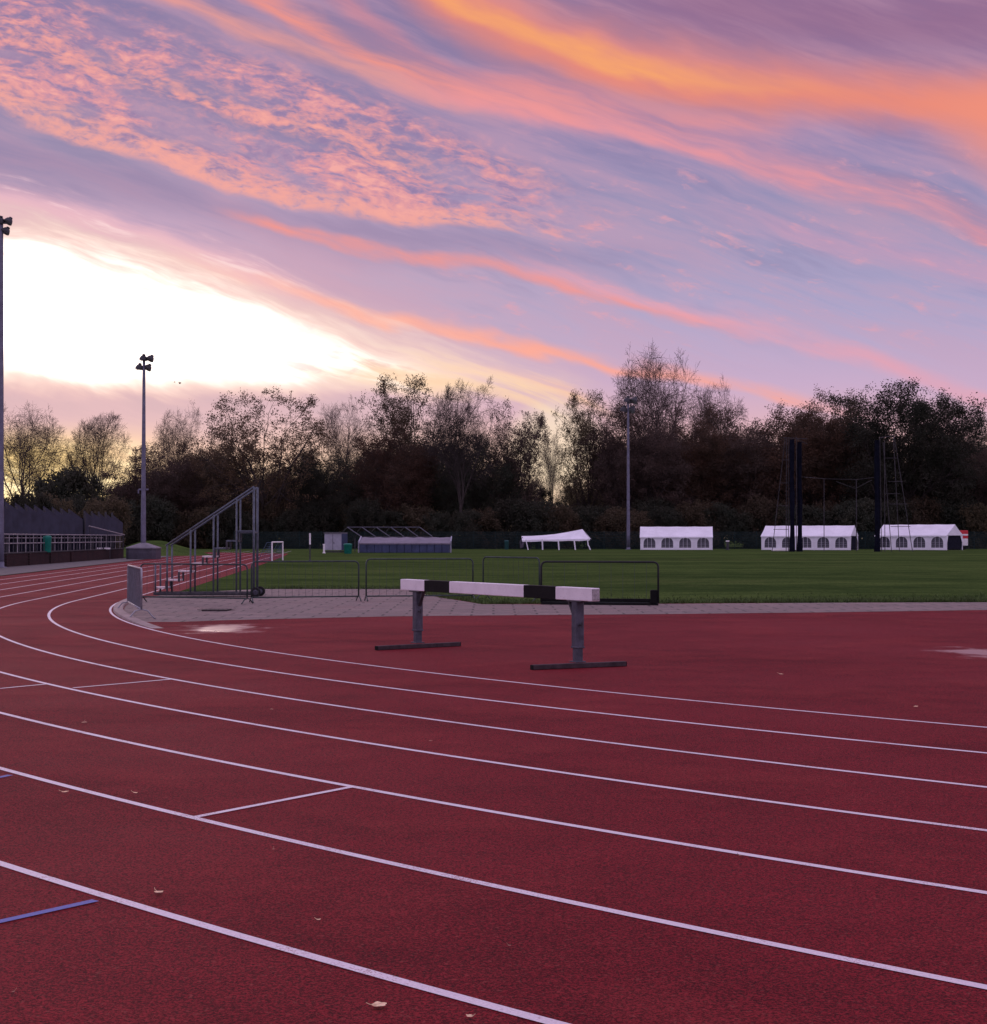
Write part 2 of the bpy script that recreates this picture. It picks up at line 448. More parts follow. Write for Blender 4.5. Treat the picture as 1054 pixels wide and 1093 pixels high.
def paving_mat():
    m, nt, p, out = new_mat('paving')
    co = objco(nt)
    br = nt.new('ShaderNodeTexBrick'); nt.put(br.inputs['Vector'], co)
    br.inputs['Scale'].default_value = 1.0; br.inputs['Brick Width'].default_value = 0.9; br.inputs['Row Height'].default_value = 0.6
    br.inputs['Mortar Size'].default_value = 0.030; br.inputs['Mortar Smooth'].default_value = 0.4; br.inputs['Bias'].default_value = 0
    br.inputs['Color1'].default_value = (0.190, 0.138, 0.130, 1); br.inputs['Color2'].default_value = (0.250, 0.184, 0.170, 1); br.inputs['Mortar'].default_value = (0.034, 0.030, 0.022, 1)
    n = nt.noise(co, 3.0, 6, 0.65); n2 = nt.noise(co, 0.7, 5, 0.6); n3 = nt.noise(co, 55, 3, 0.7)
    c = nt.mix(nt.smooth(0.4, 0.7, n) * 0.5, br.outputs[0], (0.105, 0.090, 0.088))
    c = nt.mix(nt.smooth(0.5, 0.68, n2) * 0.5, c, (0.215, 0.130, 0.120))
    c = nt.mix(nt.smooth(0.55, 0.7, n3) * 0.35, c, (0.28, 0.25, 0.24))
    crack = nt.noise(co, 0.9, 6, 0.7, 1.5)
    cr = nt.smooth(0.012, 0.0, nt.math('ABSOLUTE', crack - 0.5))
    c = nt.mix(cr * 0.8, c, (0.05, 0.05, 0.03))
    nt.put(p.inputs['Base Color'], c); p.inputs['Roughness'].default_value = 0.8
    bump(nt, p, n3 * 0.5 + n * 0.5 - br.outputs[1] * 0.6 if False else n3, 0.5, 0.01)
    return m
def line_mat(name, col, dirt):
    m, nt, p, out = new_mat(name)
    co = objco(nt)
    g = nt.noise(co, 95, 3, 0.7); w_ = nt.noise(co, 2.2, 5, 0.65)
    c = nt.mix(nt.smooth(0.35, 0.6, g) * 0.35, col, tuple(a * 0.6 for a in col))
    c = nt.mix(nt.smooth(0.54, 0.64, g * 0.55 + w_ * 0.45) * 0.85, c, dirt)
    c = nt.mix(nt.smooth(0.5, 0.75, nt.noise(co, 0.5, 4, 0.6)) * 0.4, c, tuple(a * 0.55 for a in col))
    nt.put(p.inputs['Base Color'], c); p.inputs['Roughness'].default_value = 0.6
    bump(nt, p, g, 0.5, 0.006)
    return m
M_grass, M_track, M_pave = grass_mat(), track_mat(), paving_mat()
M_line = line_mat('line_paint', (0.78, 0.70, 0.76), (0.26, 0.06, 0.07))
M_blue = line_mat('blue_paint', (0.075, 0.10, 0.42), (0.16, 0.05, 0.10))
M_path = simple('path_tarmac', (0.13, 0.12, 0.12), 0.85, var=0.3, scale=3, bmp=0.4)
M_kerb = simple('kerb_concrete', (0.30, 0.235, 0.225), 0.75, var=0.3, scale=4, bmp=0.3)

SC = H / 1.42
MS = -0.102
nrm = Vector((1, -MS)).normalized(); dirv = Vector((MS, 1)).normalized()
LINES = [(-7.854, 35.507, 37.461), (-8.911, 34.948, 38.362), (-9.967, 34.683, 40.085), (-11.067, 34.430, 41.395),
         (-12.167, 34.259, 42.967), (-13.267, 34.425, 45.338), (-14.367, 33.637, 45.01), (-15.47, 33.6, 46.6)]
def lane_pts(k, far=185.0, ang=88, off=0.0, step=1.2):
    """centre line of lane line k: the straight coming down from the far bend, then the near bend round to the right"""
    o, yt, r = (c * SC for c in LINES[k])
    T = Vector((o + MS * (yt - 30 * SC), yt)); C = T + nrm * r
    r2 = r - off; pts = []
    L = (far - yt) / dirv.y
    n = int(L / 6)
    for i in range(n): pts.append(C - nrm * r2 + dirv * (L * (1 - i / n)))
    a0 = math.atan2(-nrm.y, -nrm.x)
    n = 150
    for i in range(n + 1):
        a = a0 + R(ang) * i / n
        pts.append(C + Vector((math.cos(a), math.sin(a))) * r2)
    return pts
def strip(name, pts, width, z, m, kind='structure'):
    mb = MB(); V = []
    for i, p in enumerate(pts):
        d = (pts[min(i + 1, len(pts) - 1)] - pts[max(i - 1, 0)]).normalized(); s = Vector((-d.y, d.x)) * width / 2
        V += [(p.x - s.x, p.y - s.y, z), (p.x + s.x, p.y + s.y, z)]
    F = [(2*i, 2*i+2, 2*i+3, 2*i+1) for i in range(len(pts) - 1)]
    mb.add(V, [f[::-1] for f in F])
    o = mb.build(name, m); o['kind'] = kind
    return o

sheet('ground', [(-1500, -400), (1500, -400), (1500, 2500), (-1500, 2500)], 0.0, M_grass)
outer = lane_pts(7, far=168, ang=86)
grass_in = [G(1054, 643).to_2d(), G(515, 645).to_2d(), G(430, 629).to_2d(), G(280, 629).to_2d(), G(183, 634.5).to_2d(), G(190, 632).to_2d(), G(232, 618).to_2d(), G(270, 606).to_2d(), G(290, 599).to_2d(), G(303, 594).to_2d(), G(308, 591).to_2d()]
trk = [p for p in outer] + [Vector((60, -14)), Vector((60, G(1054, 643).y + 2))] + grass_in
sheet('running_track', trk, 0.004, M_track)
kp = lane_pts(0, off=0.16)
def apron_edge():
    # paving meets the kerb along the inside of line 0
    out = []
    for p in lane_pts(0, off=0.30, ang=60):
        if G(186, 664).y - 0.2 <= p.y <= G(190, 637.5).y: out.append(p)
    return out
ae = apron_edge()
pave = [G(183, 633.5).to_2d()] + ae + [G(190, 664.3).to_2d(), G(240, 662.5).to_2d(), G(300, 661).to_2d(), G(420, 658.3).to_2d(), G(560, 657).to_2d(), G(700, 656).to_2d(), G(880, 654).to_2d(), G(1054, 651.5).to_2d(), Vector((60, G(1054, 651.5).y + 3)), Vector((60, G(1054, 643).y + 3)), G(1054, 643.2).to_2d(), G(900, 643.6).to_2d(), G(700, 645).to_2d(), G(600, 645.5).to_2d(), G(515, 645.3).to_2d(), G(470, 638).to_2d(), G(430, 629).to_2d(), G(280, 629).to_2d()]
sheet('paving', pave, 0.008, M_pave)
# raised kerb round the tip of the bend
kpts = [p for p in lane_pts(0, off=0.17, step=.3) if G(205, 672).y <= p.y <= G(190, 637.5).y + 1]
mb = MB()
V = []
for i, p in enumerate(kpts):
    d = (kpts[min(i + 1, len(kpts) - 1)] - kpts[max(i - 1, 0)]).normalized(); s = Vector((-d.y, d.x))
    hk = min(1.0, (len(kpts) - 1 - i) / 8)
    for off, z in ((0.11, 0.0), (0.10, 0.05), (0.085, 0.06), (-0.085, 0.06), (-0.10, 0.05), (-0.11, 0.0)):
        V.append((p.x + s.x * off, p.y + s.y * off, .009 + (z - .009) * hk if z else 0))
F = [(6*i+j, 6*i+j+1, 6*i+7+j, 6*i+6+j) for i in range(len(kpts) - 1) for j in range(5)]
mb.add(V, F); o = mb.build('kerb', M_kerb); o['kind'] = 'structure'
for k in range(7):
    strip('lane_line', lane_pts(k, ang=86), 0.055 if k else 0.05, 0.0060 + 0.0002 * k, M_line)
def mark(name, a, b, wdt, m, z=0.0082):
    strip(name, [G(*a).to_2d(), G(*b).to_2d()], wdt, z, m)
mark('lane_mark', (206, 874), (374, 841.5), 0.05, M_line)
mark('lane_mark', (78, 735), (182, 725.8), 0.05, M_line)
mark('lane_mark', (-40, 739.5), (49, 731), 0.05, M_line)
mark('blue_mark', (-60, 999), (102, 963), 0.05, M_blue)
mark('blue_mark', (-70, 846), (11, 828.5), 0.05, M_blue)
# outer edging and the footpath under the terrace wall
strip('track_edging', [p for p in lane_pts(7, far=150, ang=20)], 0.16, 0.03, simple('edging', (0.09, 0.075, 0.07), 0.8))
pe = [p for p in lane_pts(7, far=150, ang=0)]
wallA, wallB = G(5, 605.5).to_2d(), G(97, 598.5).to_2d()
wd = (wallB - wallA).normalized()
pth = [p - nrm * 0.08 for p in pe] + [wallA - wd * 40, wallB + wd * 45]
sheet('footpath', pth, 0.012, M_path)
# grassy bank beyond the end of the terrace
def mound(name, c, rx, ry, h, m):
    mb = MB(); n = 28; V = []; F = []
    for i in range(n + 1):
        for j in range(n + 1):
            x, y = -1 + 2 * i / n, -1 + 2 * j / n
            r = min(1, math.hypot(x, y)); z = h * (0.5 + 0.5 * math.cos(math.pi * r)) * (1 + 0.25 * mnoise.noise(Vector((x * 2, y * 2, c[0])))) - 0.02
            V.append((c[0] + x * rx, c[1] + y * ry, z))
    for i in range(n):
        for j in range(n):
            a = i * (n + 1) + j; F.append((a, a + n + 1, a + n + 2, a + 1))
    mb.add(V, F); o = mb.build(name, m, smooth=True); o['kind'] = 'structure'
q = at(168, 590, 140); mound('bank', (q.x, 140), 5.5, 9, 1.35, M_grass)
# short grass along the near edge of the infield
rng = random.Random(4); mb = MB()
edge = [G(515, 645), G(700, 644.6), G(900, 643.2), G(1054, 642.8), G(1130, 642.4)]
def tuft(x, y, h):
    for _ in range(3):
        a = rng.uniform(0, 6.28); l = h * rng.uniform(.5, 1.2); b = rng.uniform(.2, .9) * l
        ca, sa = math.cos(a), math.sin(a); wv = 0.009
        mb.add([(x - sa * wv, y + ca * wv, 0), (x + sa * wv, y - ca * wv, 0), (x + ca * b, y + sa * b, l)], [(0, 1, 2)])
for i in range(9000):
    t = rng.random() * (len(edge) - 1); k = int(t); p = edge[k].lerp(edge[k + 1], t - k)
    d = rng.expovariate(1.1)
    tuft(p.x + rng.uniform(-.1, .1), p.y + d - 0.06, rng.uniform(.04, .10) * (1.3 if d < .25 else 1))
ed2 = [G(280, 629), G(430, 629), G(470, 638), G(515, 645)]
for i in range(3500):
    t = rng.random() * (len(ed2) - 1); k = int(t); p = ed2[k].lerp(ed2[k + 1], t - k)
    tuft(p.x + rng.uniform(-.1, .3), p.y + rng.expovariate(1.3), rng.uniform(.04, .10))
Mt = simple('grass_blade', (0.070, 0.110, 0.030), 0.8, var=0.5, scale=1.5, bmp=0)
o = mb.build('grass', Mt); o['kind'] = 'stuff'
# ------------------------------------------------------------------ steeplechase barrier
M_white, nt, p, out = new_mat('white_board_paint')
co = objco(nt); n1 = nt.noise(co, 3, 5, .6); n2 = nt.noise(co, 26, 5, .7); xx, yy, zz_ = nt.sep(co); n3 = nt.noise(nt.xyz(xx * 4, yy * 40, zz_ * 60), 1.0, 3, .6)
c = nt.mix(nt.smooth(.35, .7, n1), (.84, .80, .84), (.72, .68, .72))
c = nt.mix(nt.smooth(.60, .70, n3) * .35, c, (.42, .36, .38)); c = nt.mix(nt.smooth(.66, .70, n2 * .7 + n1 * .3), c, (.20, .15, .15))
nt.put(p.inputs['Base Color'], c); p.inputs['Roughness'].default_value = .55; p.inputs['Specular IOR Level'].default_value = .25; bump(nt, p, n2, .25, .004)
M_black = simple('black_board_paint', (0.006, 0.006, 0.007), 0.6, var=0.3, scale=6, spec=.1)
M_galv = simple('galvanised_steel', (0.075, 0.075, 0.10), 0.55, metal=0.2, var=0.4, scale=9, bmp=0.25)
M_dkst = simple('weathered_steel', (0.06, 0.058, 0.068), 0.55, metal=0.3, var=0.4, scale=10, bmp=0.25)
M_rust = simple('rusty_foot_paint', (0.05, 0.034, 0.040), 0.7, metal=0.2, var=0.45, scale=12, bmp=0.3)
M_grain = simple('end_grain', (0.36, 0.33, 0.35), 0.75, var=0.4, scale=30)
pr, pl = G(617, 712.5), G(446, 691)
axis = (pr - pl).normalized(); side = Vector((-axis.y, axis.x, 0))
ori = (pr + pl) / 2
hb = empty('steeplechase_barrier', ori, label='long black and white beam barrier on two grey steel posts standing on the red track', cat='barrier')
def Lc(p): return Vector(p) - ori
Mb = Matrix((axis, side, Vector((0, 0, 1)))).transposed()
def t_at(px, off=0.0):
    lo, hi = -4.0, 4.0
    for _ in range(60):
        m_ = (lo + hi) / 2
        if px_of(ori + axis * m_ + side * off + Vector((0, 0, .9))) < px: lo = m_
        else: hi = m_
    return lo
BT, BH, BW = 0.975, 0.158, 0.125          # top of the beam, its height and thickness
fs = -BW / 2 if (Vector((0, 0, 0)) - ori).dot(side) < 0 else BW / 2
ts = [t_at(x, fs) for x in (427.5, 453, 479.5, 559, 593, 631.5)]
beam = None
for i in range(5):
    mb = MB(); a, b = ts[i], ts[i + 1]
    blk = i in (1, 3)
    mb.box(Mb @ Vector(((a + b) / 2, 0, BT - BH / 2)), (b - a, BW + (0.002 if blk else 0), BH + (0.002 if blk else 0)), Mb, 0, 0.006 if not blk else 0.004)
    if i == 0: beam = mb.build('beam', M_white, hb)
    else: mb.build('black_band' if blk else 'white_band', M_black if blk else M_white, beam)
for t, sg in ((ts[0], -1), (ts[5], 1)):
    mb = MB(); mb.box(Mb @ Vector((t + sg * 0.003, 0, BT - BH / 2)), (0.008, BW * 0.86, BH * 0.86), Mb)
    for dy_, dz_ in ((-.03, .04), (.03, -.045)):
        mb.lathe([(0, .012), (.008, .010), (.010, 0)], 8, Mb @ Vector((t + sg * .007, dy_, BT - BH / 2 + dz_)), Matrix.Rotation(sg * math.pi / 2, 3, 'Y'))
    mb.build('end_cap', M_grain, beam)
def barrier_leg(P, f0, f1, sgn):
    p = Lc(P); fa, fb = Lc(f0), Lc(f1)
    fd = (fb - fa); fl = fd.length; fd.normalize()
    # foot: a square tube across the beam
    mb = MB(); c = (fa + fb) / 2
    mb.bar(c - fd * fl / 2 + Vector((0, 0, .035)), c + fd * fl / 2 + Vector((0, 0, .035)), 0.075, 0.06, bev=0.006)
    ft = mb.build('foot', M_rust, hb)
    for s in (-1, 1):
        mb = MB(); mb.bar(c + fd * s * (fl / 2 - .004) + Vector((0, 0, .035)), c + fd * s * (fl / 2 + .006) + Vector((0, 0, .035)), 0.07, 0.055); mb.build('end_plug', M_black, ft)
    mb = MB(); zt = BT - BH - .004
    mb.box(p + Vector((0, 0, (0.065 + zt) / 2)), (0.095, 0.095, zt - 0.065), Mb, 0, 0.008)
    mb.box(p + Vector((0, 0, 0.072)), (0.15, 0.15, 0.014), Mb, 0, 0.004)
    post = mb.build('post', M_galv, hb)
    mb = MB(); z0 = 0.235
    mb.box(p + Vector((0, 0, (z0 + zt) / 2)), (0.116, 0.116, zt - z0), Mb, 0, 0.010)
    mb.box(p + Vector((0, 0, z0 + .012)), (0.128, 0.128, 0.024), Mb, 0, 0.006)
    mb.build('sleeve', M_galv, hb)
    mb = MB(); k = p + Mb @ Vector((0.058, fs * 0.2, 0.52))
    mb.tube([k, k + axis * 0.055], 0.011, 8); mb.tube([k + axis * .05 + Vector((0, 0, -.03)), k + axis * .055 + Vector((0, 0, .035))], 0.009, 8)
    mb.build('clamp_bolt', M_dkst, post)
    mb = MB()                                                          # bracket under the beam with its slanting brace
    mb.box(p + Vector((0, 0, zt - .006)), (0.30, 0.13, 0.018), Mb, 0, 0.004)
    mb.bar(p + Mb @ Vector((sgn * .055, 0, zt - .21)), p + Mb @ Vector((sgn * .175, 0, zt - .01)), 0.05, 0.03, bev=.004)
    mb.build('bracket', M_dkst, hb)
barrier_leg(pr, G(568, 715.5), G(667.5, 711.5), -1)
barrier_leg(pl, G(402, 694.5), G(490.5, 690), 1)

# ------------------------------------------------------------------ crowd barriers round the paved apron
M_rail = simple('crowd_barrier_steel', (0.045, 0.062, 0.062), 0.5, metal=0.3, var=0.4, scale=10)
M_rail_pale = simple('bare_barrier_steel', (0.30, 0.30, 0.34), 0.45, metal=0.35, var=0.35, scale=10)
M_mid = simple('mesh_wire', (0.11, 0.11, 0.14), .5, metal=.2, var=.3)
def crowd_barrier(a, b, ha, name_label, mats, group='crowd barriers round the paved apron', n=16, feet=True, closed_foot=False, rr=0.019, zb=0.16, bar_r=0.0035):
    """a, b: ground points of the two feet; ha: height of the top rail"""
    a, b = Vector(a), Vector(b); o_ = (a + b) / 2; L = (b - a).length; d = (b - a).normalized(); s = Vector((-d.y, d.x, 0))
    r = empty('crowd_barrier', o_, label=name_label, cat='barrier', group=group)
    P = lambda t, z, y=0: d * t + s * y + Vector((0, 0, z))
    hl = L / 2; cr = 0.11; pts = [P(-hl, zb)]
    pts += [P(-hl, ha - cr)] + [P(-hl + cr - cr * math.cos(u), ha - cr + cr * math.sin(u)) for u in (R(30), R(60), R(90))]
    pts += [P(hl - cr + cr * math.sin(u), ha - cr + cr * math.cos(u)) for u in (R(0), R(30), R(60), R(90))] + [P(hl, zb)]
    mb = MB(); mb.tube(pts, rr, 8); mb.tube([P(-hl, zb), P(hl, zb)], rr * 0.9, 8)
    fr = mb.build('frame', mats[0], r, smooth=True)
    mb = MB()
    for i in range(1, n):
        t = -hl + L * i / n; mb.tube([P(t, zb), P(t, ha - .01)], bar_r, 5, cap=False)
    mb.build('mesh_infill', mats[1], r)
    if feet:
        for t in (-hl, hl):
            mb = MB(); w_ = 0.27
            mb.tube([P(t, .012, -w_), P(t, .05, -w_ * .8), P(t, zb * .85, -w_ * .45), P(t, zb, 0), P(t, zb * .85, w_ * .45), P(t, .05, w_ * .8), P(t, .012, w_)], rr * .8, 6)
            mb.tube([P(t, zb, 0), P(t, zb + .05, 0)], rr * .9, 6)
            mb.build('foot', mats[0], r, smooth=True)
    return r
# end-on barrier at the kerb: seen almost along its length
crowd_barrier(G(151, 661.5), G(136.5, 652), 0.985, 'pale mesh crowd barrier turned end-on beside the kerb of the bend', (M_rail_pale, M_mid), n=24, bar_r=0.006, zb=0.2)
def rowb(x0, x1, y0, y1, top, label, **kw):
    a, b = G(x0, y0), G(x1, y1); D = (a.y + b.y) / 2
    crowd_barrier(a, b, at((x0 + x1) / 2, top, D).z, label, (M_rail, M_rail), **kw)
rowb(150, 264, 643, 645, 602.2, 'low dark crowd barrier in front of the stepped judges stand', zb=.14)
rowb(268.5, 383, 643.5, 642, 599.3, 'low dark crowd barrier beside the wheel of the judges stand', zb=.13)
rowb(391, 505, 642, 641, 596.6, 'low dark crowd barrier behind the left post of the beam barrier', zb=.13)
rowb(516, 576, 641, 644, 595, 'narrow crowd barrier turned aslant behind the middle of the beam', n=11)
# the last and heaviest one, with a solid toe board and a block at its right foot
a, b = G(578, 645.5), G(703, 646.5); ha = at(640, 599.6, a.y).z
r = crowd_barrier(a, b, ha, 'wide dark barrier with a black toe board, last on the right by the grass', (simple('black_barrier', (0.02, 0.022, 0.024), .5, .2), M_rail), feet=False, zb=.06, rr=.024, n=10)
d = (b - a).normalized(); L = (b - a).length
mb = MB(); mb.bar(d * (-L / 2) + Vector((0, .02, .12)), d * (L / 2 - .03) + Vector((0, .02, .12)), 0.05, 0.075, bev=.01); mb.bar(d * (-L / 2) + Vector((0, -.02, .02)), d * (L / 2) + Vector((0, -.02, .02)), 0.09, 0.035, bev=.008)
mb.build('toe_board', M_black, r)
mb = MB(); mb.box(d * (L / 2 - .10) + Vector((0, .03, .20)), (0.17, 0.12, 0.33), None, 0, .015); mb.build('ballast_block', M_black, r)
# drain cover lying on the paving
M_iron = simple('drain_iron', (0.035, 0.026, 0.03), 0.6, metal=.4, var=.4, scale=14)
mb = MB(); q0, q1 = G(217, 652.6), G(244, 652.2); c = (q0 + q1) / 2
mb.box((0, 0, .014), ((q1 - q0).length, .62, .028), None, 0, .006)
for i in range(9): mb.box((-.36 + .09 * i, 0, .030), (.03, .5, .006))
o = mb.build('drain_cover', M_iron, loc=(c.x, c.y + .1, .008)); tag(o, 'flat dark iron drain cover lying on the paved apron', 'drain cover')

# ------------------------------------------------------------------ stepped judges' stand on wheels
M_stand = simple('stand_tube_paint', (0.095, 0.112, 0.140), 0.45, metal=.3, var=.35, scale=10)
M_tread = simple('tread_board', (0.70, 0.60, 0.62), 0.7, var=.25, scale=12)
M_tyre = simple('tyre_rubber', (0.014, 0.014, 0.015), 0.8)
DS = G(200, 637.5).y
def sx(px): return at(px, 600, DS).x
def sz(py): return at(220, py, DS).z
x0 = sx(220)
js = empty('judges_stand', (x0, DS, 0), label='stepped grey tube judges stand with sloping handrails and wheels on the paving', cat='stand')
DEP = 0.62
levels = [(165, 177, 626.5), (177.5, 190.5, 618.5), (190.5, 203.5, 609), (203.5, 216, 601), (216, 229, 593.3), (229, 241.5, 584.5), (241.5, 253, 576.5), (253, 271, 567.5)]
for i, (xa, xb, y) in enumerate(levels):
    mb = MB(); xa, xb, z = sx(xa) - x0, sx(xb) - x0, sz(y)
    mb.box(((xa + xb) / 2, DEP / 2, z - .022), (xb - xa + .02, DEP - .06, .045), None, 0, .005)
    tr = mb.build('tread', M_tread if i < 5 else M_stand, js)
    if i < 7:
        zn = sz(levels[i + 1][2])
        for yy in (.03, DEP - .03):
            mb = MB(); mb.bar((xb + .01, yy, z - .06), (xb + .01, yy, zn - .036), .045, .06); mb.build('riser_tube', M_dkst, tr)
posts = [(166, 587, None), (178.5, 581.5, 0), (203.5, 565.5, 0), (228, 549.5, 0), (252.5, 532.5, 0), (271, 519.5, 0)]
for k, yy in enumerate((0.0, DEP)):
    for px, top, _ in posts:
        mb = MB(); x = sx(px) - x0; t = sz(top)
        if px == 166: t = sz(602)
        mb.tube([(x, yy, .05), (x, yy, t)], .024 if px != 271 else .032, 8); mb.build('post', M_stand, js, smooth=True)
    mb = MB(); P0, P1 = (sx(177) - x0, yy, sz(582.5)), (sx(271) - x0, yy, sz(519.5))
    mb.tube([P0, P1], .024, 8)
    mb.build('handrail', M_stand, js, smooth=True)
    mb = MB(); mb.bar((sx(164) - x0, yy, .10), (sx(272) - x0, yy, .10), .06, .07, bev=.008); mb.build('base_rail', M_dkst, js)
    mb = MB(); mb.tube([(sx(252) - x0, yy, sz(567)), (sx(271) - x0, yy, sz(567))], .020, 6); mb.build('cross_rail', M_stand, js)
mb = MB()
for px in (165, 203, 252, 271): mb.bar((sx(px) - x0, .02, .10), (sx(px) - x0, DEP - .02, .10), .05, .05)
mb.box(((sx(165) + sx(271)) / 2 - x0, DEP / 2, .06), (sx(271) - sx(165), DEP - .08, .02))
mb.build('base_cross', M_dkst, js)
for yy in (-.09, DEP + .09):
    mb = MB(); M_ = Matrix.Rotation(math.pi / 2, 3, 'X'); c = (sx(273.5) - x0, yy, .135)
    mb.lathe([(.075, -.035), (.12, -.04), (.135, -.025), (.135, .025), (.12, .04), (.075, .035)], 20, c, M_)
    whl = mb.build('wheel', M_tyre, js, smooth=True)
    mb = MB(); mb.lathe([(0, -.03), (.03, -.045), (.075, -.025), (.075, .025), (.03, .045), (0, .03)], 16, c, M_); mb.build('hub', M_galv, whl)
mb = MB(); mb.tube([(sx(273.5) - x0, -.14, .135), (sx(273.5) - x0, DEP + .14, .135)], .016, 8); mb.build('axle', M_dkst, js)

# ------------------------------------------------------------------ fallen leaves
M_leafy = simple('dry_leaf', (0.80, 0.56, 0.36), 0.7, var=.3, scale=40, bmp=.3)
M_leafb = simple('brown_leaf', (0.36, 0.19, 0.13), 0.7, var=.35, scale=40, bmp=.3)
def fallen_leaf(px, py, wpx, label, dark=False, seed=0, group=None):
    rg = random.Random(seed); c = G(px, py); s = wpx * c.y / FPX / 2
    mb = MB(); n = 22; V = [(0, 0, .006)]; a0 = rg.uniform(0, 6.28)
    for i in range(n):
        a = 2 * math.pi * i / n; rad = s * (0.80 + 0.15 * math.cos(a * 5 + rg.uniform(-.3, .3)) * (0.6 + .4 * math.cos(a)) + 0.10 * math.cos(a)) 
        V.append((rad * math.cos(a), rad * .9 * math.sin(a), .004 + s * (.05 * (rad / s) ** 2 * (1 + .9 * math.sin(2 * a + a0)))))
    F = [(0, 1 + i, 1 + (i + 1) % n) for i in range(n)]
    mb.add(V, F)
    mb.tube([(-s * .3, 0, .006), (-s * 1.0, s * .1, .010), (-s * 1.35, s * .3, .016)], max(.0012, s * .03), 5)
    o = mb.build('fallen_leaf', M_leafb if dark else M_leafy, loc=(c.x, c.y, .013)); o.rotation_euler = (rg.uniform(-.1, .1), rg.uniform(-.1, .1), rg.uniform(0, 6.28))
    tag(o, label, 'leaf', 'dead leaves on the track')
LV = [(404, 1078, 20, 'largest pale curled leaf, alone below the nearest white line'), (502, 1090, 10, 'pale leaf cut by the bottom edge of the photo'),
      (169, 956, 13, 'tan leaf just above the blunt right tip of the long blue mark'), (69, 848, 9, 'pale narrow leaf below the white line at the left edge'),
      (144, 849, 6, 'small leaf left of the white cross mark'), (544, 1014, 5, 'tiny leaf between the two nearest white lines near the bottom middle'),
      (292, 910, 5, 'tiny leaf below the white cross mark'), (340, 986, 6, 'small speckled leaf above the middle of the nearest white line'),
      (14, 1064, 5, 'tiny leaf in the bottom left corner of the track'), (290, 759, 5, 'faint leaf between lane lines left of the beam barrier'),
      (834, 721, 6, 'pale leaf on the red run-up right of the beam barrier'), (978, 756, 6, 'pale leaf on the red run-up towards the right edge'),
      (791, 917, 6, 'small leaf touching the white line right of centre'), (90, 773, 8, 'flat leaf beside the white line at the far left'), (460, 793, 5, 'faint leaf below the left foot of the beam barrier')]
for i, (x, y, wp, lb) in enumerate(LV): fallen_leaf(x, y, wp, lb, i in (5, 6, 8, 9, 12, 13, 14), i)
# ------------------------------------------------------------------ floodlight masts
M_mast = simple('mast_paint', (0.15, 0.15, 0.21), 0.5, metal=.2, var=.25, scale=2.5)
M_lamp = simple('lamp_housing', (0.055, 0.055, 0.065), 0.5, metal=.3, var=.3, scale=6)
M_glass = simple('lamp_glass', (0.30, 0.31, 0.34), 0.15, var=.1, bmp=0)
def floodlight(px, py0, pyt, D, r0, r1, label, lampd, face, brackets=()):
    b = at(px, py0, D); b.z = 0; top = at(px, pyt, D).z
    r = empty('floodlight_mast', b, label=label, cat='floodlight', group='floodlight masts round the ground')
    mb = MB(); n = 10
    mb.tube([(0, 0, top * i / n) for i in range(n + 1)], [r0 + (r1 - r0) * i / n for i in range(n + 1)], 16)
    mb.lathe([(r0 * 1.7, .0), (r0 * 1.7, .04), (r0 * 1.05, .06), (r0 * 1.03, .3), (r0, .32)], 16)
    mb.build('pole', M_mast, r, smooth=True)
    for z, wd_ in brackets:
        mb = MB(); mb.box((0, 0, z), (wd_, .12, .14), None, 0, .03); mb.box((-wd_ / 2, 0, z - .16), (.1, .14, .3), None, 0, .02); mb.build('bracket', M_mast, r)
    for z, offs in ((top - .1, (-lampd * .12, lampd * .75)), (top - lampd * 1.35, (-lampd * .62, lampd * .45))):
        mb = MB(); mb.bar((offs[0] - .2, 0, z), (offs[1] + .1, 0, z), .08, .08); mb.build('crossarm', M_lamp, r)
        for k, ox in enumerate(offs):
            tilt = Matrix.Rotation(face * R(28) * (1 if k else .5), 3, 'Y') @ Matrix.Rotation(R(-22 if k else 15), 3, 'X')
            s = lampd / 2; mb = MB()
            mb.lathe([(0, s * 1.15), (s * .35, s * 1.12), (s * .72, s * .85), (s * .95, s * .35), (s * 1.04, 0), (s * 1.06, -s * .12), (s * .98, -s * .12)], 18, (ox, 0, z + .05), tilt)
            mb.box(Vector((ox, 0, z + .05)) + tilt @ Vector((0, 0, s * 1.25)), (s * .8, s * .6, s * .45), tilt, 0, .03)
            lm = mb.build('lamp_head', M_lamp, r, smooth=False)
            mb = MB(); mb.lathe([(0, -s * .10), (s * .97, -s * .10)], 18, (ox, 0, z + .05), tilt); mb.build('lamp_glass', M_glass, lm)
    return r
floodlight(-0.6, 606, 236, 81.5, .235, .10, 'nearest tall floodlight mast cut by the left edge of the photo', .46, 1)
floodlight(153, 596, 383, 116, .21, .10, 'pale floodlight mast rising behind the dark covered box at the end of the terrace', .58, 1, ((5.2, .75), (4.6, .2)))
floodlight(671, 586, 428, 208, .25, .14, 'distant floodlight mast beside the upright white marquee against the trees', 1.0, 1)

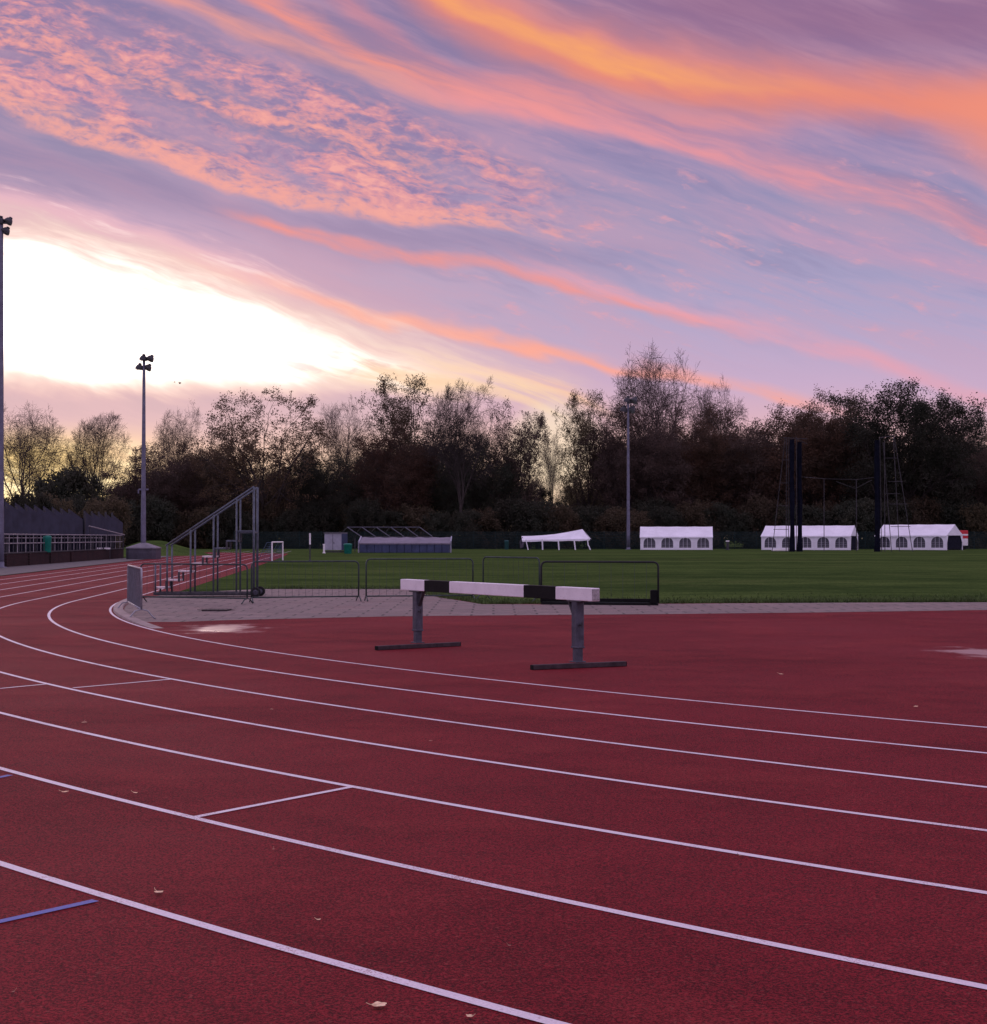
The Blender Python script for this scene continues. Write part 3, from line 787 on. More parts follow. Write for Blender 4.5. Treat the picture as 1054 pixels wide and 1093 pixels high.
# ------------------------------------------------------------------ terrace at the left: wall, rails, screens
M_brick, nt, p, out = new_mat('dark_brick')
br = nt.new('ShaderNodeTexBrick'); co = objco(nt); x, y, z = nt.sep(co); nt.put(br.inputs['Vector'], nt.xyz(x, z))
br.inputs['Scale'].default_value = 1; br.inputs['Brick Width'].default_value = .225; br.inputs['Row Height'].default_value = .075; br.inputs['Mortar Size'].default_value = .01
br.inputs['Color1'].default_value = (.050, .022, .024, 1); br.inputs['Color2'].default_value = (.032, .018, .020, 1); br.inputs['Mortar'].default_value = (.055, .045, .045, 1)
st = nt.noise(co, .9, 6, .65)
nt.put(p.inputs['Base Color'], nt.mix(nt.smooth(.45, .65, st) * .7, br.outputs[0], (.028, .022, .024))); p.inputs['Roughness'].default_value = .95; p.inputs['Specular IOR Level'].default_value = .04
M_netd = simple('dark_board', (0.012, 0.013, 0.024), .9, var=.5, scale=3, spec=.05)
M_slab = simple('terrace_slab', (.045, .040, .043), .9, var=.3, scale=2)
M_screen = simple('slate_blue_screen', (0.032, 0.035, 0.060), .6, var=.3, scale=1.4, bmp=.1)
M_railp = simple('pale_rail_paint', (0.27, 0.25, 0.27), .5, metal=.2, var=.4, scale=5)
M_green = simple('green_plastic', (0.012, 0.17, 0.125), .45, var=.3, scale=4)
wA = wallA - wd * 30; wB = wallB + wd * 13
wl = (wB - wA).length; wang = math.atan2(wd.y, wd.x)
WT = 0.70
terr = empty('terrace_wall', (wA.x, wA.y, 0), wang, label='low dark brick terrace wall beside the far side of the track', cat='wall')
mb = MB(); mb.box((wl / 2, .12, WT / 2), (wl, .24, WT)); mb.build('brickwork', M_brick, terr)
mb = MB(); mb.box((wl / 2, .13, WT + .035), (wl + .02, .34, .07), None, 0, .012); mb.build('coping', M_slab, terr)
mb = MB(); mb.box((wl / 2, 3.6, WT / 2 - .02), (wl, 6.7, WT - .04)); mb.build('terrace_floor', M_slab, terr)
for t in (24.5, 30.2, 35.5, 41, 47): 
    mb = MB(); mb.box((t, -.05, WT / 2), (.34, .098, WT - .004)); mb.build('pier', M_brick, terr)
rail = empty('railing', (wA.x, wA.y, WT + .07), wang, label='long pale two-bar railing on top of the dark brick terrace wall', cat='railing')
for h in (0.50, 1.0):
    mb = MB(); mb.tube([(0, .12, h), (wl, .12, h)], .030, 8); mb.build('rail', M_railp, rail)
nn = int(wl / .95)
for i in range(nn + 1):
    mb = MB(); mb.tube([(wl * i / nn, .12, 0), (wl * i / nn, .12, 1.0)], .024, 6); mb.build('post', M_railp if i % 2 else M_dkst, rail)
for i in range(0, nn + 1, 3):
    mb = MB(); mb.tube([(wl * i / nn, 1.6, -.05), (wl * i / nn, 1.6, .85)], .024, 6); mb.build('back_post', M_dkst, rail)
mb = MB(); mb.tube([(0, 1.6, .80), (wl, 1.6, .80)], .028, 6); mb.build('back_rail', M_railp, rail)
# louvred screens behind the terrace
p0, p1 = at(-30, 560, 91.5), at(126, 560, 126)
p0.z = p1.z = 0; sd = (p1 - p0).normalized(); sl = (p1 - p0).length; sang = math.atan2(sd.y, sd.x)
scr = empty('louvred_screen', p0, sang, label='row of slate blue upright screen panels with sawtooth tops behind the terrace', cat='screen')
npan = 17; pw = sl / npan
for i in range(npan):
    if i == 11: continue
    mb = MB(); hN = 3.95 - .028 * i; hF = hN - .72; a = -R(13 + (i * 37 % 4)); c_, s_ = math.cos(a), math.sin(a)
    def q(u, v, zz): return (i * pw + .02 + u * c_ - v * s_, u * s_ + v * c_, zz)
    w_ = pw * .95
    V = [q(0,0,1.72), q(w_,0,1.72), q(w_,.06,1.72), q(0,.06,1.72), q(0,0,hN), q(w_,0,hF), q(w_,.06,hF), q(0,.06,hN)]
    mb.add(V, [(0,3,2,1),(4,5,6,7),(0,1,5,4),(1,2,6,5),(2,3,7,6),(3,0,4,7)])
    pn = mb.build('panel', M_screen, scr)
    mb = MB(); mb.box((i * pw - .03, -.05, 1.95), (.13, .13, 3.3), None, 0, .01); mb.build('post', M_lamp, scr)
mb = MB(); mb.box((sl / 2, .30, 1.55), (sl, .08, 3.06)); mb.build('shade_board', M_netd, scr)  # dark backing whose colour stands for the shade between the panels
# sloping handrail up the terrace, green bin, hurdle
h0, h1 = at(95, 561.5, 110), at(133, 571, 116)
hr = empty('handrail', (h0.x, h0.y, WT), label='single pale handrail sloping down at the far end of the terrace', cat='handrail')
mb = MB(); mb.tube([(0, 0, h0.z - WT), h1 - Vector((h0.x, h0.y, WT))], .045, 8); mb.build('rail', M_railp, hr)
for t in (.03, .5, .97):
    q_ = h0.lerp(h1, t); mb = MB(); mb.tube([(q_.x - h0.x, q_.y - h0.y, 0), (q_.x - h0.x, q_.y - h0.y, q_.z - WT)], .03, 6); mb.build('post', M_dkst, hr)
def wheelie_bin(c, w_, h_, label, name='litter_bin', mat=None):
    r = empty(name, c, label=label, cat='bin'); mat = mat or M_green
    mb = MB(); mb.lathe([(0, 0), (w_ * .40, 0), (w_ * .43, .03), (w_ * .48, h_ * .82), (w_ * .5, h_ * .84), (w_ * .5, h_ * .88), (w_ * .46, h_ * .88)], 18); mb.build('body', mat, r, smooth=True)
    mb = MB(); mb.lathe([(w_ * .51, h_ * .86), (w_ * .52, h_ * .90), (w_ * .44, h_ * .97), (w_ * .2, h_), (0, h_)], 18); mb.build('lid', mat, r, smooth=True)
    return r
gp_ = at(50.5, 584, 93); wheelie_bin((gp_.x, gp_.y, WT), .50, at(50.5, 571.5, 93).z - WT, 'green bin standing behind the railing on the terrace')
q_ = G(111, 597.3)
hu = empty('hurdle', q_, R(84), label='white topped hurdle standing at the foot of the terrace wall', cat='hurdle')
mb = MB(); mb.box((-.30, 0, .80), (.38, .05, .12), None, 0, .01); mb.box((.22, 0, .80), (.46, .05, .12), None, 0, .01); mb.build('top_board', M_white, hu)
hu.rotation_euler[2] = R(8)
for s in (-.42, .42):
    mb = MB(); mb.bar((s, 0, .02), (s, 0, .84), .045); mb.bar((s, -.5, .03), (s, .1, .03), .05); mb.build('leg', M_dkst, hu)
mb = MB(); mb.bar((-.5, 0, .70), (.46, 0, .70), .04); mb.build('crossbar', M_dkst, hu)

# ------------------------------------------------------------------ covered box at the foot of the mast
M_cover = simple('dark_cover_sheet', (0.070, 0.066, 0.090), .55, var=.3, scale=2, bmp=.3)
M_cover2 = simple('pale_cover_top', (0.15, 0.14, 0.17), .5, var=.3, scale=2, bmp=.3)
D = 113.0; a, b = at(134, 597, D), at(165.5, 597, D); ww = b.x - a.x; zt = at(150, 585, D).z; zp = at(150, 579.5, D).z
cb = empty('covered_mat', ((a.x + b.x) / 2, D + 1.1, 0), label='low dark covered box with a shallow peaked top at the foot of the second mast', cat='cover')
mb = MB(); hw = ww / 2; dd = 1.1; c_ = .25
ring = [(-hw + c_, -dd), (hw - c_, -dd), (hw, -dd + c_), (hw, dd - c_), (hw - c_, dd), (-hw + c_, dd), (-hw, dd - c_), (-hw, -dd + c_)]
V = [(x, y, 0) for x, y in ring] + [(x * 1.02, y * 1.02, zt * .55) for x, y in ring] + [(x, y, zt) for x, y in ring]
mb.add(V, [(L * 8 + i, L * 8 + (i + 1) % 8, L * 8 + 8 + (i + 1) % 8, L * 8 + 8 + i) for L in range(2) for i in range(8)]); mb.build('skirt', M_cover, cb)
mb = MB(); V = [(x * 1.06, y * 1.06, zt - .05) for x, y in ring] + [(x * 1.05, y * 1.05, zt + .03) for x, y in ring] + [(x * .2, y * .2, zp) for x, y in ring]
mb.add(V, [(L * 8 + i, L * 8 + (i + 1) % 8, L * 8 + 8 + (i + 1) % 8, L * 8 + 8 + i) for L in range(2) for i in range(8)] + [tuple(range(16, 24))]); mb.build('peaked_top', M_cover2, cb)

# ------------------------------------------------------------------ small goal, posts, bins
M_goal = simple('goal_white', (0.80, 0.78, 0.80), .4, var=.1, scale=4)
M_net = simple('net_cord', (0.10, 0.16, 0.24), .8, var=.3, scale=6)
ga, gb = G(290.5, 599), G(302, 598)
gz = at(296, 578.8, ga.y).z
gl = empty('small_goal', ga, label='small white goal with net standing on the grass at the far end', cat='goal')
gd = gb - ga
bk = Vector((-1.15, 1.2, 0))
mb = MB(); mb.tube([(0, 0, 0), (0, 0, gz)], .045, 8); mb.build('post', M_goal, gl)
mb = MB(); mb.tube([gd, gd + Vector((0, 0, gz))], .045, 8); mb.build('post', M_goal, gl)
mb = MB(); mb.tube([(0, 0, gz), gd + Vector((0, 0, gz))], .05, 8); mb.build('crossbar', M_goal, gl)
mb = MB(); mb.tube([(0, 0, gz), bk * .35 + Vector((0, 0, gz * .98)), bk], .02, 6); mb.tube([gd + Vector((0, 0, gz)), gd + bk * .35 + Vector((0, 0, gz * .98)), gd + bk], .02, 6); mb.tube([bk, gd + bk], .02, 6); mb.build('back_stay', M_net, gl)
mb = MB()
for e in (Vector((0, 0, 0)), gd):
    for i in range(1, 9):
        t = i / 9; mb.tube([e + Vector((0, 0, gz * t)), e + bk * (1 - .8 * t) + Vector((0, 0, gz * t))], .008, 4, cap=False); mb.tube([e + bk * t, e + bk * t * .5 + Vector((0, 0, gz * (1 - t * .5)))], .008, 4, cap=False)
mb.build('net', M_net, gl)
def pole(px, yb, yt, r_, name, label, cat, mat, cap=None):
    b = G(px, yb); zt_ = at(px, yt, b.y).z
    o_ = empty(name, b, label=label, cat=cat)
    mb = MB(); mb.tube([(0, 0, 0), (0, 0, zt_)], r_, 8); mb.lathe([(r_ * 1.8, 0), (r_ * 1.8, .04), (r_, .07)], 10); mb.build('shaft', mat, o_)
    if cap: mb = MB(); mb.tube([(0, 0, zt_ - cap), (0, 0, zt_ + .02)], r_ * 1.3, 8); mb.build('tip', M_goal, o_)
    return o_
pole(331, 598.5, 569.5, .045, 'marker_pole', 'thin dark marker pole with a pale tip on the grass right of the small goal', 'pole', M_lamp, .75)
pole(346, 590.5, 580.8, .10, 'white_post', 'short white post left of the pale storage cabinet', 'post', M_goal, .1)
pole(777, 587, 577, .18, 'stump_post', 'short dark post with a pale tip between two white marquees', 'post', M_lamp, .15)
wheelie_bin(G(371.5, 591), .86, 1.02, 'bright green bin in front of the pale storage cabinet')
wheelie_bin(G(541, 586.5), .62, 1.25, 'small dark teal bin alone before the trees left of the sagging marquee', mat=simple('teal_plastic', (.02, .075, .075), .6))
for i, (px, lb) in enumerate(((675, 'white marker dome nearest the distant mast'), (679, 'middle one of three white marker domes beside the distant mast'), (683, 'white marker dome nearest the upright marquee'))):
    b = G(px, 584.5); mb = MB(); mb.lathe([(.30, 0), (.30, .06), (.24, .30), (.12, .46), (0, .50)], 14); o = mb.build('marker_dome', M_goal, smooth=True, loc=b); tag(o, lb, 'marker', 'white marker domes by the distant mast')

# ------------------------------------------------------------------ cabinet, covered landing bed, bare frame
M_cab = simple('cabinet_white', (0.34, 0.34, 0.42), .5, var=.15, scale=2)
M_navy = simple('navy_tarpaulin', (0.045, 0.060, 0.125), .55, var=.3, scale=1.2, bmp=.3)
M_sheet = simple('pale_tarpaulin', (0.17, 0.155, 0.20), .5, var=.25, scale=1, bmp=.3)
D = 166.0; a, b = at(348, 588, D), at(367, 588, D); z1 = at(350, 569.3, D).z; ww = b.x - a.x
cbn = empty('storage_cabinet', ((a.x + b.x) / 2, D + 1, 0), R(-12), label='pale box cabinet with a dark side at the left end of the covered bed', cat='cabinet')
mb = MB(); mb.box((0, 0, z1 / 2 + .12), (ww, 2.0, z1 - .24), None, 0, .03); mb.build('body', M_cab, cbn)
mb = MB(); mb.box((0, -.02, z1 + .03), (ww + .14, 2.2, .09), None, 0, .03); mb.build('lid', M_cover2, cbn)
mb = MB(); mb.box((ww / 2 + .04, 0, z1 / 2 + .1), (.06, 1.9, z1 - .3)); mb.build('side_panel', M_navy, cbn)
mb = MB(); mb.box((0, 0, .07), (ww * .9, 1.8, .14)); mb.build('skid', M_lamp, cbn)
for s in (-.01,):
    mb = MB(); mb.box((s, -1.012, z1 / 2 + .12), (.03, .025, z1 - .35)); mb.box((.12, -1.02, z1 * .5), (.05, .05, .2)); mb.build('door_seam', M_lamp, cbn)
D = 163.0; a, b = at(384, 590, D), at(480, 590, D); zf = at(430, 579.8, D).z; zb_ = at(430, 573.6, D + 3).z
lb_ = empty('covered_landing_bed', ((a.x + b.x) / 2, D, 0), label='long low navy covered landing bed with a pale sloping top', cat='landing bed')
hw = (b.x - a.x) / 2; mb = MB(); n = 12
for i in range(n):
    x0_, x1_ = -hw + 2 * hw * i / n, -hw + 2 * hw * (i + 1) / n - .03
    mb.box(((x0_ + x1_) / 2, .06, zf / 2), (x1_ - x0_, .12, zf), None, 0, .03)
mb.box((0, 1.7, zf / 2), (2 * hw - .1, 3.1, zf - .02)); mb.build('body', M_navy, lb_)
mb = MB(); V = []; m_ = 24
for i in range(m_ + 1):
    x_ = -hw - .08 + (2 * hw + .16) * i / m_; sag = .03 * math.sin(i * 1.7)
    V += [(x_, -.08, zf - .12), (x_, -.06, zf + .02), (x_, 1.6, (zf + zb_) / 2 + sag), (x_, 3.3, zb_ + sag), (x_, 3.4, zb_ - .3)]
mb.add(V, [(5*i+j, 5*i+5+j, 5*i+6+j, 5*i+1+j) for i in range(m_) for j in range(4)]); mb.build('sloping_top', M_sheet, lb_)
for x_ in (-hw - .12, hw + .12):
    mb = MB(); mb.box((x_, .3, zf / 2 + .12), (.14, .14, zf + .24), None, 0, .02); mb.bar((x_, .3, zf + .1), (x_, 3.3, zb_ + .08), .12, .12); mb.build('end_post', M_cab, lb_)
D = 172.0
fr = empty('bare_canopy_frame', (at(410, 590, D).x, D, 0), label='bare dark canopy frame of sloping bars behind the covered landing bed', cat='frame')
fx = fr.location.x; rz_ = at(400, 562.8, D).z; mb = MB()
X0, X1 = at(371, 563, D).x - fx, at(448, 563, D).x - fx
mb.tube([(X0, 0, rz_), (X1, 0, rz_)], .07, 6); mb.build('ridge_bar', M_galv, fr)
for i in range(6):
    x_ = X0 + (X1 - X0) * i / 5; mb = MB(); e = at(386 + i * 15.2, 573, D - 2.4)
    mb.tube([(x_, 0, rz_), (e.x - fx, -2.4, e.z)], .055, 6); mb.build('rafter', M_galv, fr)
    mb = MB(); mb.tube([(x_, 0, rz_), (x_ - .6, 1.6, rz_ - .45), (x_ - 1.0, 2.6, rz_ - 1.2), (x_ - 1.0, 2.6, 0)], .055, 6); mb.build('leg', M_dkst, fr)
e0, e1 = at(386, 573, D - 2.4), at(386 + 76, 573, D - 2.4)
mb = MB(); mb.tube([(e0.x - fx, -2.4, e0.z), (e1.x - fx, -2.4, e1.z)], .05, 6); mb.tube([(e0.x - fx, -2.4, e0.z), (e0.x - fx, -2.4, 0)], .05, 6); mb.tube([(e1.x - fx, -2.4, e1.z), (e1.x - fx, -2.4, 0)], .05, 6); mb.build('eave_bar', M_dkst, fr)

# ------------------------------------------------------------------ marquees
M_pvc = simple('marquee_pvc', (0.80, 0.80, 0.88), .45, var=.10, scale=.7, bmp=.25)
m_, nt, p, out = new_mat('clear_window_film'); M_film = m_
co = objco(nt); nf = nt.noise(co, 2.5, 4, .6)
nt.put(p.inputs['Base Color'], nt.mix(nf, (.035, .035, .055), (.10, .10, .14))); p.inputs['Roughness'].default_value = .2; p.inputs['Alpha'].default_value = .82
def tent(fr_px, fr_y, fl_px, D, yaw, dep, z_e, z_r, bays, label, end_open=False):
    """front right corner at pixel fr_px; front wall runs to pixel fl_px on the left"""
    c = at(fr_px, fr_y, D); c.z = 0
    u = Vector((math.cos(yaw), math.sin(yaw), 0)); lo, hi = 2.0, 30.0
    for _ in range(50):
        L = (lo + hi) / 2
        if px_of(c - u * L + Vector((0, 0, 1))) > fl_px: lo = L
        else: hi = L
    r = empty('marquee', c - u * L, yaw, label=label, cat='marquee', group='white party marquees at the edge of the field')
    bw = L / bays; wz = 0.16
    def wall(o_, ax, bwid, n, win):
        """o_: origin, ax: local direction of the wall"""
        ax = Vector(ax); nr = Vector((ax.y, -ax.x, 0))
        mb = MB(); wins = []
        for i in range(n):
            b0 = Vector(o_) + ax * bwid * i; hwid = bwid * .33; cx_ = bwid / 2; zb_ = z_e * .17; zs = z_e * .54; rad = hwid
            inn = [(cx_ - hwid, zb_), (cx_ + hwid, zb_), (cx_ + hwid, zs)] + [(cx_ + hwid * math.cos(a_), zs + hwid * .92 * math.sin(a_)) for a_ in [math.pi * k / 10 for k in range(1, 10)]] + [(cx_ - hwid, zs)]
            cc = (cx_, z_e * .48); out_ = []
            for (ix, iz) in inn:
                dx_, dz_ = ix - cc[0], iz - cc[1]; ks = []
                if dx_ > 1e-6: ks.append((bwid - cc[0]) / dx_)
                if dx_ < -1e-6: ks.append(-cc[0] / dx_)
                if dz_ > 1e-6: ks.append((z_e - cc[1]) / dz_)
                if dz_ < -1e-6: ks.append(-cc[1] / dz_)
                k = min(ks); out_.append((cc[0] + dx_ * k, cc[1] + dz_ * k))
            if win:
                m = len(inn); W3 = lambda q: b0 + ax * q[0] + Vector((0, 0, q[1]))
                V = [W3(q) for q in inn] + [W3(q) for q in out_]
                F = [(k, m + k, m + (k + 1) % m, (k + 1) % m) for k in range(m)]
                V += [W3((0, 0)), W3((bwid, 0)), W3((bwid, z_e)), W3((0, z_e))]
                def side_of(q):
                    if abs(q[0]) < 1e-4: return 3
                    if abs(q[0] - bwid) < 1e-4: return 1
                    return 0 if abs(q[1]) < 1e-4 else 2
                cn = {(0, 1): 1, (1, 2): 2, (2, 3): 3, (3, 0): 0}
                for k in range(m):
                    s0, s1 = side_of(out_[k]), side_of(out_[(k + 1) % m])
                    if (s0, s1) in cn: F.append((m + k, 2 * m + cn[(s0, s1)], m + (k + 1) % m))
                mb.add(V, F); wins.append((b0, inn, cx_, hwid, zb_, zs))
            else:
                mb.add([b0, b0 + ax * bwid, b0 + ax * bwid + Vector((0, 0, z_e)), b0 + Vector((0, 0, z_e))], [(0, 1, 2, 3)])
            mb.tube([b0 - nr * .0 + nr * .02, b0 + nr * .02 + Vector((0, 0, z_e))], .035, 6)
        wl_ = mb.build('wall', M_pvc, r)
        for (b0, inn, cx_, hwid, zb_, zs) in wins:
            mb = MB(); V = [b0 - nr * .03 + ax * q[0] + Vector((0, 0, q[1])) for q in inn]; mb.add(V, [tuple(range(len(V)))])
            wn = mb.build('window', M_film, wl_)
        return wins
    wins = wall((0, 0, 0), (1, 0, 0), bw, bays, True)
    mb = MB()
    for (b0, inn, cx_, hwid, zb_, zs) in wins:
        for tx_ in (-.34, .34): mb.bar(b0 + Vector((cx_ + hwid * tx_, .02, zb_)), b0 + Vector((cx_ + hwid * tx_, .02, zs + hwid * .84)), .035, .012)
        for tz in (.28, .62, .95): mb.bar(b0 + Vector((cx_ - hwid, .022, zb_ + (zs - zb_) * tz)), b0 + Vector((cx_ + hwid, .022, zb_ + (zs - zb_) * tz)), .03, .01)
    mb.build('glazing_bars', M_pvc, r)
    wall((L, 0, 0), (0, 1, 0), dep, 1, False) if not end_open else None
    if end_open:
        mb = MB()
        for yy in (.06, dep - .06): mb.tube([(L, yy, 0), (L, yy, z_e)], .05, 6)
        mb.build('end_post', M_pvc, r)
        mb = MB()                                                       # tied back curtains at the open end
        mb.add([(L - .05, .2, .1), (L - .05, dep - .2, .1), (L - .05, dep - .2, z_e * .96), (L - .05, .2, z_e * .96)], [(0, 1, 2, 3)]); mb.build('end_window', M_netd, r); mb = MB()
        for y0_, y1_ in ((.02, .75), (dep - .02, dep - .75)):
            mb.add([(L, y0_, 0), (L + .02, y0_ + (y1_ - y0_) * .35, 0), (L + .06, y0_ + (y1_ - y0_) * .25, z_e * .5), (L, y1_, z_e), (L, y0_, z_e)], [(0, 1, 2, 3, 4)])
        mb.build('curtain', M_pvc, r)
    wall((0, dep, 0), (0, -1, 0), dep, 1, False); wall((L, dep, 0), (-1, 0, 0), bw, bays, False)
    mb = MB(); n = bays * 4; V = []; ov = .10
    for i in range(n + 1):
        x_ = -ov + (L + 2 * ov) * i / n; sg = -.05 * abs(math.sin(math.pi * i / 4)) 
        V += [(x_, -ov, z_e + sg * .3), (x_, dep * .25, (z_e + z_r) / 2 + sg - .04), (x_, dep / 2, z_r + sg * .6), (x_, dep * .75, (z_e + z_r) / 2 + sg - .04), (x_, dep + ov, z_e + sg * .3)]
    mb.add(V, [(5*i+j, 5*i+5+j, 5*i+6+j, 5*i+1+j) for i in range(n) for j in range(4)])
    mb.build('roof', M_pvc, r)
    mb = MB()
    for x_ in (-ov + .02, L + ov - .02): mb.add([(x_, -ov + .02, z_e), (x_, dep + ov - .02, z_e), (x_, dep / 2, z_r - .02)], [(0, 1, 2)])
    mb.build('gable', M_pvc, r)
    mb = MB(); k = bays * 8; V = []                                     # scalloped valance
    for i in range(k + 1):
        x_ = -ov + (L + 2 * ov) * i / k; V += [(x_, -ov - .012, z_e), (x_, -ov - .02, z_e - (.20 if i % 2 else .13))]
    mb.add(V, [(2*i, 2*i+1, 2*i+3, 2*i+2) for i in range(k)])
    mb.build('valance', M_pvc, r)
    return r
D = 200; zz = lambda py, D_: at(700, py, D_).z
tent(760.5, 587, 684, D, -math.atan(200 / 1650), 4.5, zz(573, D), zz(562, D + 2.2), 4, 'squarely facing white marquee with four arched windows right of the distant mast')
tent(908, 587.4, 813.3, 196, R(-24), 5, zz(572, 196), zz(560.8, 198), 5, 'white marquee with five arched windows behind the left net tower of the throwing cage', True)
tent(1010.5, 587.6, 935, 196, R(-36), 6, zz(571.5, 196), zz(559.6, 198), 4, 'rightmost white marquee with an open dark gable end', True)
# the sagging one: half its roof has slid down
D = 200
sg_ = empty('sagging_marquee', (at(592, 587, D).x, D, 0), label='half collapsed white marquee with a sagging roof and bare leaning poles', cat='marquee', group='white party marquees at the edge of the field')
sxx = sg_.location.x
def q(px, py, dy_=0): 
    v = at(px, py, D + dy_); return Vector((v.x - sxx, dy_, v.z))
mb = MB(); top = [(557, 572.2), (568, 572.0), (580, 571.3), (592, 570.2), (604, 568.3), (614, 566.4), (622, 564.8)]; bot = [(557.5, 576.6), (569, 576.2), (582, 576), (595, 575.8), (607, 575.6), (619, 575.4), (630, 575.0)]
n = len(top); V = [q(*t_, 2.2) for t_ in top] + [q((a_[0] + b_[0]) / 2, (a_[1] + b_[1]) / 2 + .5, 1.0) for a_, b_ in zip(top, bot)] + [q(*b_, 0) for b_ in bot] + [q(b_[0], b_[1] + 1.6 + (i % 2) * .5, -.02) for i, b_ in enumerate(bot)] + [q(t_[0] + 4, t_[1] + 6 + i * .2, 4.4) for i, t_ in enumerate(top)]
F = []
for L_ in ((0, 1), (1, 2), (2, 3), (4, 0)):
    for i in range(n - 1): F.append((L_[0] * n + i, L_[1] * n + i, L_[1] * n + i + 1, L_[0] * n + i + 1))
mb.add(V, F); mb.build('roof', M_pvc, sg_)
mb = MB(); mb.add([q(622, 564.8, 2.2), q(630, 575, 0), q(631.5, 575.5, 4.4)], [(0, 1, 2)]); mb.build('gable', M_pvc, sg_)
for (xa, ya, xb, yb) in ((561.5, 576, 564, 587), (579, 575.5, 579.5, 587), (596, 575.5, 597, 587), (613, 575.5, 614.5, 587)):
    mb = MB(); mb.bar(q(xa, ya), q(xb, yb), .17, .12); mb.build('pole', M_pvc, sg_)
mb = MB(); mb.tube([q(628.5, 575), q(627.6, 578), q(628, 581.5), q(630.5, 587)], .09, 6); mb.build('bent_pole', M_pvc, sg_)
for px in (566, 588, 610, 629):
    mb = MB(); mb.tube([q(px, 573.5, 4.4), q(px + 1, 586.2, 4.4)], .06, 6); mb.build('back_pole', M_dkst, sg_)
mb = MB(); a_, b_, c_, d_ = q(555, 577.5, -.1), q(558, 573, 1.5), q(560.5, 578, .2), q(555.5, 585.5, 0); mb.add([a_, b_, c_, d_, q(559, 584, .5)], [(0, 3, 4, 2, 1)]); mb.build('hanging_flap', M_sheet, sg_)
# red and white trailer behind the right marquee
M_red = simple('red_panel', (0.55, 0.035, 0.05), .4, var=.15, scale=2)
D = 205; a, b = at(1024, 585, D), at(1033.5, 585, D)
tr = empty('trailer', ((a.x + b.x) / 2, D, 0), R(-14), label='red and white box trailer showing past the open gable of the rightmost marquee', cat='trailer')
ww = b.x - a.x; zt = zz(566.3, D); zm = zz(575, D)
mb = MB(); mb.box((0, 1.2, (zm + .5) / 2 + .02), (ww, 2.4, zm - .5), None, 0, .04); mb.build('lower_body', M_goal, tr)
mb = MB(); mb.box((0, 1.2, (zm + zt) / 2 + .02), (ww + .02, 2.42, zt - zm), None, 0, .05); mb.build('upper_body', M_red, tr)
mb = MB(); mb.box((0, 1.2, (zm + zt) / 2 - .02), (ww + .04, 2.44, .2)); mb.build('white_band', M_goal, tr)
for yy in (.2, 2.2):
    mb = MB(); mb.lathe([(.12, -.1), (.3, -.1), (.32, 0), (.3, .1), (.12, .1)], 14, (.1, yy, .32), Matrix.Rotation(math.pi / 2, 3, 'X')); mb.build('wheel', M_tyre, tr)

# ------------------------------------------------------------------ throwing cage with two furled net towers
M_netd = simple('furled_net', (0.006, 0.007, 0.015), .9, var=.5, scale=3, bmp=.4, spec=.05)
M_cage = simple('cage_tube', (0.055, 0.050, 0.058), .6, metal=.2, var=.4, scale=3)
D = 174.0
cg = empty('throwing_cage', (at(890, 589, D).x, D, 0), label='tall throwing cage with two furled dark nets and ladder-like frames on the field', cat='cage')
cgx = cg.location.x
def q(px, py, dy_=0):
    v = at(px, py, D + dy_); return Vector((v.x - cgx, dy_, v.z))
def gnd(px, dy_=0): v = at(px, 589, D + dy_); return Vector((v.x - cgx, dy_, 0))
def net(px0, px1, top, seed, dy_=0):
    rg = random.Random(seed); mb = MB(); n = 30; k = 16; V = []
    x0_, x1_ = q(px0, top, dy_), q(px1, top, dy_); c = (x0_.x + x1_.x) / 2; hw_ = (x1_.x - x0_.x) / 2 * .84
    for i in range(n + 1):
        z = x0_.z * i / n; sw = 1 + .10 * math.sin(i * .5 + seed) + (0.25 * (1 - i / 4) if i < 4 else 0)
        for j in range(k):
            a_ = 2 * math.pi * j / k; rr_ = hw_ * sw * (1 + .18 * math.sin(5 * a_ + i * .25) + rg.uniform(-.05, .05))
            V.append((c + math.cos(a_) * rr_, dy_ + math.sin(a_) * rr_ * .8, z + .02))
    mb.add(V, [(i*k+j, i*k+(j+1)%k, (i+1)*k+(j+1)%k, (i+1)*k+j) for i in range(n) for j in range(k)]); return mb.build('net', M_netd, cg)
net(843, 848.4, 469, 1); net(851, 856.5, 472, 2, .6); net(933.5, 939.6, 470, 3)
def cpole(a_, b_, r_=.055, nm='pole'): mb = MB(); mb.tube([a_, b_], r_ * .72, 6); mb.build(nm, M_cage, cg)
cpole(gnd(850.5), q(850.5, 466.5)); cpole(gnd(842, .5), q(842, 468, .5)); cpole(gnd(839.5, 1), q(840, 468, 1))
cpole(gnd(824.5, 1.5), q(838.5, 467.5, 1.5)); cpole(q(836, 467.2), q(862, 468.5), .06, 'top_bar'); cpole(q(850, 468), q(862, 474), .05, 'stay')
for y_, xa, xb in ((491, 836, 842), (515.5, 833, 842), (540, 829, 842), (565, 826, 842)): cpole(q(xa, y_, 1.2), q(xb, y_, .6), .05, 'rung')
cpole(gnd(941.5), q(939.5, 467)); cpole(gnd(952, .8), q(943, 472, .8)); cpole(gnd(960.5, 1.2), q(954, 465, 1.2)); cpole(gnd(974.5, 1.5), q(955, 466, 1.5))
cpole(gnd(945, .4), q(944.5, 470, .4)); cpole(q(938.5, 467.5), q(955.5, 464.8), .085, 'top_bar')
for y_, xa, xb in ((489, 944, 958), (514, 948, 964), (538, 950, 969), (562, 951, 972), (527, 945, 961)): cpole(q(xa, y_, .8), q(xb, y_, 1.3), .05, 'rung')
